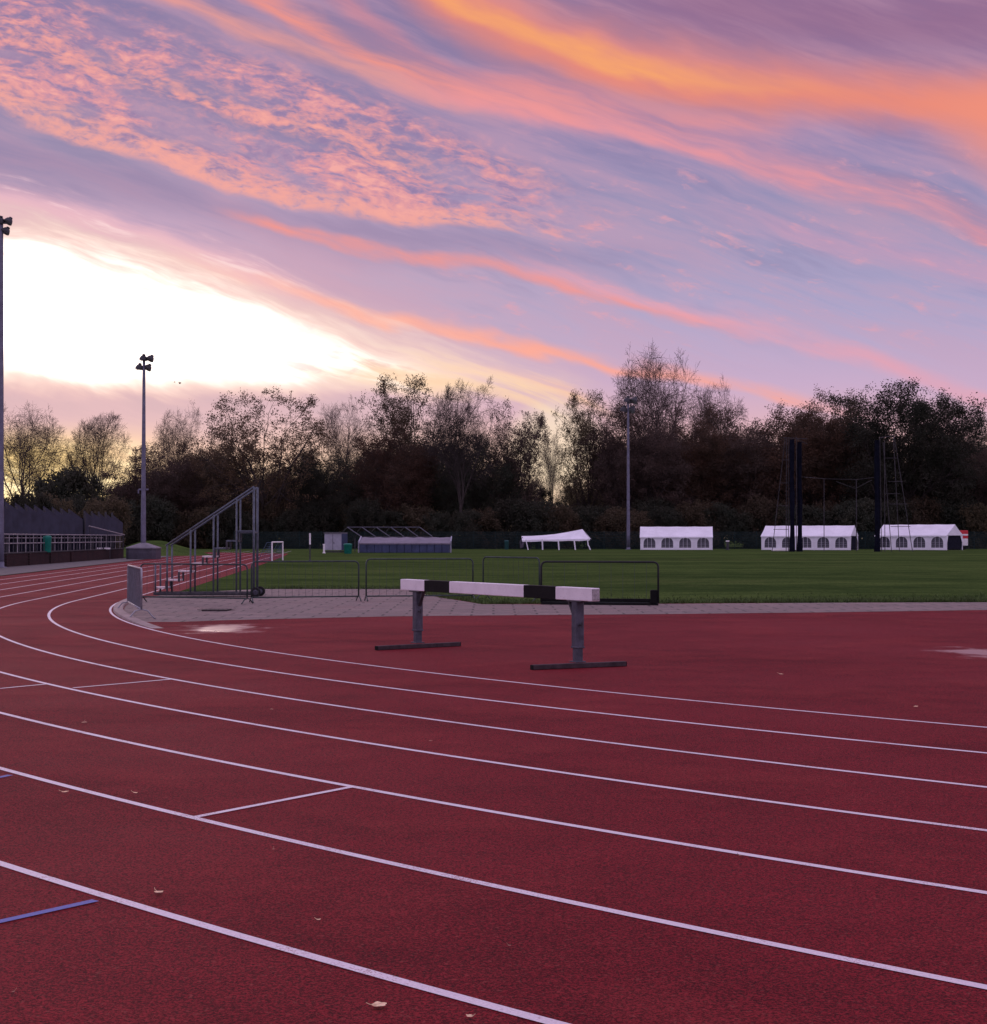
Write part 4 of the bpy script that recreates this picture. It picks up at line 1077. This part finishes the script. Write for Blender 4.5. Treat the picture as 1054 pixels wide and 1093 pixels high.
cpole(gnd(880, 6), q(880, 511, 6), .06); cpole(gnd(914.5, 6), q(914.5, 512, 6), .07)
cpole(q(856, 509, 1), q(880, 511, 6), .04, 'wire'); cpole(q(880, 511, 6), q(914.5, 512, 6), .04, 'wire'); cpole(q(914.5, 512, 6), q(938, 509, 1), .04, 'wire'); cpole(q(914.5, 521, 6), q(931, 512.5, 2), .055, 'wire'); cpole(q(893, 514, 4), q(914.5, 522, 6), .04, 'wire')
b_ = G(835, 588.7); mb = MB(); mb.box((0, 0, .16), (2.3, .6, .22), None, 0, .05); mb.box((.2, .1, .32), (1.4, .4, .08), None, 0, .03); o = mb.build('white_plank', M_goal, loc=(b_.x, b_.y, 0)); tag(o, 'low white plank lying on the grass at the foot of the left net tower', 'plank')
b_ = G(945, 586.3); ra = empty('throwing_bench', (b_.x, b_.y - 4, 0), label='small dark bench at the foot of the right net tower', cat='bench')
mb = MB(); mb.box((0, 0, .75), (3.2, .5, .12), None, 0, .02); mb.build('seat', M_netd, ra)
for s in (-1.3, 1.3): mb = MB(); mb.bar((s, 0, 0), (s, 0, .69), .12); mb.build('leg', M_dkst, ra)

# ------------------------------------------------------------------ dark mesh fence in front of the wood
M_fence = simple('dark_fence_mesh', (0.012, 0.032, 0.034), .6, var=.4, scale=3)
fa, fb = at(250, 585, 214), at(1110, 585, 214)
fn = empty('boundary_fence', (fa.x, 214, 0), label='long dark green mesh fence along the foot of the wood', cat='fence')
fl = fb.x - fa.x; npn = 37
for i in range(npn):
    x_ = fl * i / npn; mb = MB(); mb.tube([(x_, 0, 0), (x_, 0, 2.5)], .045, 6); mb.build('post', M_fence, fn)
    mb = MB(); w_ = fl / npn
    for k in range(1, 24): mb.bar((x_ + w_ * k / 24, .03, .05), (x_ + w_ * k / 24, .03, 2.4), .035, .02)
    for k in range(7): mb.bar((x_, .05, .1 + k * .38), (x_ + w_, .05, .1 + k * .38), .02, .035)
    mb.build('mesh_panel', M_fence, fn)

# ------------------------------------------------------------------ birds in flight
M_bird = simple('bird_feather', (0.035, 0.03, 0.035), .8)
def bird(px, py, D, s, yaw, label, flap):
    b = empty('bird', at(px, py, D), yaw, label=label, cat='bird', group='small birds flying over the trees')
    mb = MB(); mb.tube([(-.32*s, 0, 0), (-.18*s, 0, .01*s), (0, 0, .02*s), (.15*s, 0, .03*s), (.24*s, 0, .05*s), (.30*s, 0, .04*s)], [.02*s, .06*s, .085*s, .065*s, .045*s, .008*s], 8)
    mb.add([(-.28*s, -.03*s, 0), (-.28*s, .03*s, 0), (-.46*s, .08*s, 0), (-.46*s, -.08*s, 0)], [(0, 1, 2, 3)])
    bd = mb.build('body', M_bird, b, smooth=True)
    for sg in (-1, 1):
        mb = MB(); P = [(.10, .05, .03), (-.10, .05, .03), (.14, .30, .03 + flap), (-.08, .32, .03 + flap), (.02, .62, .03 + flap * .6), (-.06, .60, .03 + flap * .6)]
        V = [(x*s, y*s*sg, z*s) for x, y, z in P] + [(x*s, y*s*sg, z*s - .012*s) for x, y, z in P]
        mb.add(V, [(0,2,3,1), (2,4,5,3), (6,7,9,8), (8,9,11,10), (0,6,8,2), (2,8,10,4), (1,3,9,7), (3,5,11,9), (4,10,11,5)]); mb.build('wing', M_bird, b)
bird(186.5, 408, 150, .28, R(20), 'leftmost of three tiny birds in the pale sky', .25); bird(192, 409.5, 150, .42, R(160), 'tiny bird with raised wings over the pale bare tree', .35); bird(376.5, 434, 180, .5, R(200), 'lone bird flying at the tree tops behind the covered bed', .2)
# ------------------------------------------------------------------ trees
def leaf_mat(name, c1, c2, c3):
    m, nt, p, out = new_mat(name)
    co = objco(nt); oi = nt.new('ShaderNodeObjectInfo')
    n = nt.noise(co, .35, 4, .6); n2 = nt.noise(co, 3.0, 2, .6)
    c = nt.mix(nt.smooth(.35, .65, n), c1, c2); c = nt.mix(nt.smooth(.5, .75, n2) * .6, c, c3)
    rnd = E(nt, oi.outputs['Random'])
    hs = nt.new('ShaderNodeHueSaturation'); nt.put(hs.inputs['Color'], c); nt.put(hs.inputs['Value'], rnd * .5 + .75); nt.put(hs.inputs['Hue'], rnd * .03 + .485)
    nt.l.new(hs.outputs[0], p.inputs['Base Color']); p.inputs['Roughness'].default_value = .7; p.inputs['Specular IOR Level'].default_value = .2
    tr_ = nt.new('ShaderNodeBsdfTranslucent'); nt.l.new(hs.outputs[0], tr_.inputs[0]); mx = nt.new('ShaderNodeMixShader'); mx.inputs[0].default_value = .4
    nt.l.new(p.outputs[0], mx.inputs[1]); nt.l.new(tr_.outputs[0], mx.inputs[2]); nt.l.new(mx.outputs[0], out.inputs[0])
    return m
M_bark = simple('bark', (0.050, 0.040, 0.038), .9, var=.4, scale=3, bmp=.5)
M_barkp = simple('pale_bark', (0.070, 0.052, 0.050), .9, var=.35, scale=3, bmp=.5)
M_russet = leaf_mat('russet_leaves', (.120, .072, .046), (.085, .060, .042), (.150, .090, .052))
M_olive = leaf_mat('olive_brown_leaves', (.085, .070, .044), (.100, .070, .044), (.125, .098, .052))
M_dark = leaf_mat('dark_evergreen_leaves', (.042, .050, .036), (.058, .054, .038), (.075, .074, .044))
M_plum = leaf_mat('plum_brown_leaves', (.095, .064, .054), (.075, .056, .048), (.120, .076, .058))

def make_tree(kind, seed, mats):
    """returns (trunk mesh, crown mesh, natural height, natural crown half width)"""
    rg = random.Random(seed)
    P = dict(
        bare=dict(L=(8.5, 10.5, 5.2, 2.5, 1.2), n=(13, 9, 8, 6), ang=(50, 44, 46, 48), up=(.02, .08, .05, .02), t0=.34, r=.36, env=(11.6, 7.6, 8.6), leaf=0),
        vase=dict(L=(8, 12.5, 5.4, 2.4, 1.2), n=(12, 9, 8, 6), ang=(42, 36, 44, 46), up=(.02, .08, .05, .02), t0=.55, r=.36, env=(13.0, 7.0, 7.2), leaf=0),
        oak=dict(L=(7.0, 11.0, 5.2, 2.5, 0), n=(11, 9, 8, 0), ang=(62, 46, 52, 40), up=(.02, .07, .03, .0), t0=.42, r=.55, env=(11.0, 9.2, 9.2), leaf=30, ls=.11, lr=.60, prob=.78),
        dense=dict(L=(9.0, 10.5, 4.8, 2.3, 0), n=(18, 9, 7, 0), ang=(66, 48, 52, 40), up=(.02, .05, .02, .0), t0=.14, r=.42, env=(10.2, 8.6, 10.2), leaf=54, ls=.115, lr=.74, prob=.96),
        shrub=dict(L=(1.6, 4.2, 2.2, 1.2, 0), n=(13, 8, 6, 0), ang=(60, 48, 50, 40), up=(.02, .04, .02, .0), t0=.03, r=.13, env=(2.6, 3.6, 2.9), leaf=22, ls=.13, lr=.5, prob=1.0))[kind]
    zc, er, ez = P['env']
    def env(v):
        """how far out a point lies in a lobed dome (1 = the edge), so crowns close to rounded heads"""
        q = Vector((v[0] / er, v[1] / er, (v[2] - zc) / ez)); rho = q.length
        if rho < .6: return rho
        d = q / rho; k = 1 + .13 * mnoise.noise(d * 2.1 + Vector((seed * 1.7, 0, 0))) + .07 * mnoise.noise(d * 5.0 + Vector((0, seed, 0)))
        return rho / k
    tk, cr = MB(), MB(); GA = 2.39996
    sides = (9, 6, 4, 3, 3)
    tips = []
    def frame(d):
        a_ = d.orthogonal().normalized(); return a_, d.cross(a_)
    def grow(p, d, L, r_, lev):
        ns = (9, 7, 4, 3, 2)[lev]; pts = [p.copy()]; rad = [r_]; d = d.copy()
        wob = (.05, .17, .20, .22, .2)[lev]
        for i in range(ns):
            d = (d + Vector((rg.gauss(0, wob), rg.gauss(0, wob), rg.gauss(0, wob) + P['up'][min(lev, 3)]))).normalized()
            p = p + d * (L / ns)
            if lev and i and env(p) > 1.0 + rg.uniform(-.05, .07): break
            pts.append(Vector(p)); rad.append(max(.011, r_ * (1 - (.72 if lev < 3 else .55) * (i + 1) / ns)))
        if lev == 0: rad[0] = r_ * 1.6; rad[1] = r_ * 1.08
        ns = len(pts) - 1
        (tk if lev < 2 else cr).tube(pts, rad, sides[lev], 0, cap=False)
        last = 4 if P['L'][4] > 0 else 3
        if lev == last:
            tips.append((pts[-1], d)); tips.append((pts[-2], d)); return
        n = P['n'][lev]; ph = rg.uniform(0, 6.28)
        for k in range(n):
            t = (P['t0'] if lev == 0 else .22) + (1 - (P['t0'] if lev == 0 else .22)) * (k + rg.random() * .7) / n
            t = min(t, .999); f = t * ns; i = int(f); q = pts[i].lerp(pts[min(i + 1, ns)], f - i)
            ld = (pts[min(i + 1, ns)] - pts[i]).normalized(); ax, ay = frame(ld); phi = ph + GA * k + rg.uniform(-.4, .4)
            a_ = R(P['ang'][lev] * rg.uniform(.7, 1.25))
            if lev == 0: a_ *= 1.30 - .95 * t
            nd = ld * math.cos(a_) + (ax * math.cos(phi) + ay * math.sin(phi)) * math.sin(a_)
            ll = P['L'][lev + 1] * rg.uniform(.75, 1.2)
            if lev > 0: ll *= 1.05 - .5 * t
            grow(q, nd, ll, max(.012, r_ * (1 - .7 * t) * rg.uniform(.42, .62)), lev + 1)
        if lev > 0: grow(pts[-1], d, P['L'][lev + 1] * .8, rad[-1], lev + 1)
    grow(Vector((0, 0, -.15)), Vector((rg.uniform(-.06, .06), rg.uniform(-.06, .06), 1)).normalized(), P['L'][0], P['r'], 0)
    if P['leaf']:
        V, F = [], []
        for (p, d) in tips:
            if mnoise.noise(p * .22 + Vector((seed, 0, 0))) * .5 + .5 > P['prob'] : continue
            for _ in range(P['leaf'] // 2 + rg.randrange(3)):
                c = p + Vector((rg.gauss(0, .45), rg.gauss(0, .45), rg.gauss(0, .36))) * P['lr']
                u = Vector((rg.gauss(0, 1), rg.gauss(0, 1), rg.gauss(0, 1))).normalized(); v = u.orthogonal().normalized(); v = (v * math.cos(ph_ := rg.uniform(0, 6.28)) + u.cross(v) * math.sin(ph_))
                s = P['ls'] * rg.uniform(.6, 1.25); b = len(V)
                V += [tuple(c - u * s), tuple(c + v * s * .55 - u * s * .1), tuple(c + u * s), tuple(c - v * s * .55 + u * s * .1)]; F.append((b, b + 1, b + 2, b + 3))
        cr.add(V, F, 1)
    zs = sorted(v[2] for v in cr.v); hs = sorted(math.hypot(v[0], v[1]) for v in cr.v)
    return tk, cr, zs[int(len(zs) * .999)], hs[int(len(hs) * .985)]

PROTO = {}
def proto(name, kind, seed, bark, leaf):
    tk, cr, h, hw = make_tree(kind, seed, None)
    def mesh(mb, nm, mats):
        me = bpy.data.meshes.new(nm); me.from_pydata(mb.v, [], mb.f)
        for m in mats: me.materials.append(m)
        if len(mats) > 1: me.polygons.foreach_set('material_index', mb.mi)
        me.polygons.foreach_set('use_smooth', [True] * len(mb.f)); me.update(); return me
    PROTO[name] = (mesh(tk, 'trunk', [bark]), mesh(cr, 'crown', [bark, leaf]), h, hw)
proto('bareA', 'bare', 11, M_barkp, M_olive); proto('bareB', 'bare', 23, M_barkp, M_olive); proto('vaseA', 'vase', 5, M_barkp, M_olive); proto('vaseB', 'vase', 8, M_bark, M_olive)
proto('oakA', 'oak', 3, M_bark, M_russet); proto('oakB', 'oak', 14, M_bark, M_olive); proto('oakC', 'oak', 29, M_bark, M_plum)
proto('denseA', 'dense', 2, M_bark, M_russet); proto('denseB', 'dense', 17, M_bark, M_plum); proto('denseC', 'dense', 31, M_bark, M_olive); proto('denseD', 'dense', 44, M_bark, M_dark)
proto('shrubA', 'shrub', 6, M_bark, M_dark); proto('shrubB', 'shrub', 9, M_bark, M_olive)
trg = random.Random(77)
def tree(px, top, hwpx, D, kind, label, group=None, name=None, cat='tree', rot=None):
    tkm, crm, h, hw = PROTO[kind]
    b = at(px, 585, D); b.z = 0
    sz_ = at(px, top, D).z / h; sxy = max(hwpx * 1.3 * D / FPX / hw, sz_ * {'oak': .95, 'den': 1.0, 'bar': .66, 'vas': .70}.get(kind[:3], .5) * trg.uniform(.9, 1.1)) * {548: .72, 630: .66, 437: .74, 590: .55, 520: .8, 566: .7, 612: .7, 693: .85, 345: .85}.get(px, 1)
    nm = name or ('shrub' if kind.startswith('shrub') else 'bare_tree' if kind[:4] in ('bare', 'vase') else 'oak_tree' if kind[:3] == 'oak' else 'broadleaf_tree')
    r = empty(nm, b, trg.uniform(0, 6.28) if rot is None else rot, label=label, cat=cat, group=group)
    r.scale = (sxy, sxy, sz_)
    for nm_, me in (('trunk', tkm), ('crown', crm)):
        o_ = bpy.data.objects.new(nm_, me); COL.objects.link(o_); o_.parent = r
    return r
TR = [
 (24, 431, 44, 240, 'bareA', 'broad bare tree nearest the left edge mast, glowing sky behind its twigs'),
 (109, 440, 30, 246, 'vaseA', 'vase shaped bare tree with one clear trunk between the two left masts'),
 (80, 486, 20, 280, 'bareB', 'small pale bare tree behind the round dark bush at the left'),
 (193, 431, 30, 262, 'bareB', 'tall pale bare tree just right of the second mast'),
 (166, 474, 44, 228, 'denseB', 'dark plum brown tree directly behind the second mast'),
 (218, 468, 38, 232, 'denseC', 'dark olive tree left of the great spreading oak'),
 (287, 417, 66, 226, 'oakA', 'great spreading oak with open limbs above the small goal'),
 (365, 424, 34, 262, 'bareB', 'pale bare tree right of the great spreading oak'),
 (437, 401, 36, 244, 'oakB', 'tall thin leaved oak rising over the covered landing bed'),
 (412, 452, 44, 230, 'denseA', 'wide russet tree behind the covered landing bed'),
 (345, 482, 34, 226, 'denseD', 'low dark tree behind the pale storage cabinet'),
 (495, 404, 36, 224, 'vaseB', 'tall bare fan shaped tree with a clear trunk right of the covered landing bed'),
 (548, 428, 36, 234, 'oakC', 'plum leaved oak above the sagging marquee'),
 (514, 462, 34, 236, 'denseD', 'dark tree filling the space behind the tall bare fan shaped tree'),
 (590, 458, 22, 290, 'bareB', 'hazy low bare tree in the bright gap above the sagging marquee'),
 (630, 417, 31, 236, 'oakB', 'open brown oak just left of the distant mast'),
 (703, 369, 42, 250, 'bareA', 'tallest bare tree, its top high above the whole wood'),
 (693, 434, 42, 230, 'denseB', 'dense dark tree standing below the tallest bare tree'),
 (668, 440, 26, 232, 'oakC', 'ragged plum leaved oak behind the head of the distant mast'),
 (763, 403, 30, 266, 'bareB', 'pale bare tree right of the tallest one'),
 (748, 440, 36, 234, 'denseA', 'russet tree behind the squarely facing marquee'),
 (798, 432, 34, 236, 'denseB', 'plum brown tree left of the left net tower'),
 (860, 422, 40, 232, 'denseA', 'tall russet tree directly behind the left net tower'),
 (908, 420, 34, 238, 'denseC', 'olive brown tree between the two net towers'),
 (966, 411, 50, 228, 'denseD', 'largest dark domed tree behind the right net tower'),
 (1022, 426, 24, 256, 'bareA', 'thin bare tree showing over the shoulder of the largest dark domed tree'),
 (1046, 456, 32, 232, 'denseB', 'plum brown tree at the right edge of the photo'),
 (1092, 450, 36, 236, 'denseC', 'olive tree just past the right edge of the photo'),
]
for t in TR: tree(*t)
tree(75, 500, 34, 206, 'shrubA', 'large round dark evergreen bush behind the slate blue screens', name='evergreen_bush', cat='bush')
# the second rank closes the wood
RANK = [(130, 505), (160, 500), (200, 496), (245, 482), (300, 505), (325, 488), (372, 486), (400, 480), (455, 470), (486, 486), (525, 490), (566, 512), (612, 510), (650, 476),
        (684, 468), (722, 462), (770, 462), (812, 460), (838, 462), (884, 456), (930, 452), (985, 452), (1015, 468), (1060, 470)]
for i, (x, top) in enumerate(RANK):
    side_ = 'left of the covered landing bed' if x < 380 else 'behind the beam barrier' if x < 660 else 'behind the right-hand marquees'
    tree(x, top + trg.uniform(-5, 5), trg.uniform(26, 36), trg.uniform(244, 262), ('denseD', 'denseC', 'denseB', 'denseD')[i % 4], 'dark tree in the closed second rank of the wood ' + side_, 'second rank of the wood ' + side_)
for i in range(40):
    x = 118 + i * 25 + trg.uniform(-7, 7)
    side_ = 'left of the covered landing bed' if x < 380 else 'behind the beam barrier' if x < 660 else 'behind the right-hand marquees'
    tree(x, trg.uniform(528, 552), trg.uniform(17, 26), trg.uniform(218, 226), ('shrubA', 'shrubB', 'shrubA')[i % 3], 'dark undergrowth shrub at the foot of the wood ' + side_, 'undergrowth at the foot of the wood ' + side_, cat='shrub')
for i in range(6):
    x = -20 + i * 26; tree(x, trg.uniform(524, 536), trg.uniform(18, 24), trg.uniform(150, 165), ('shrubA', 'shrubB')[i % 2], 'dark hedge shrub behind the slate blue screens', 'hedge behind the slate blue screens', cat='shrub')
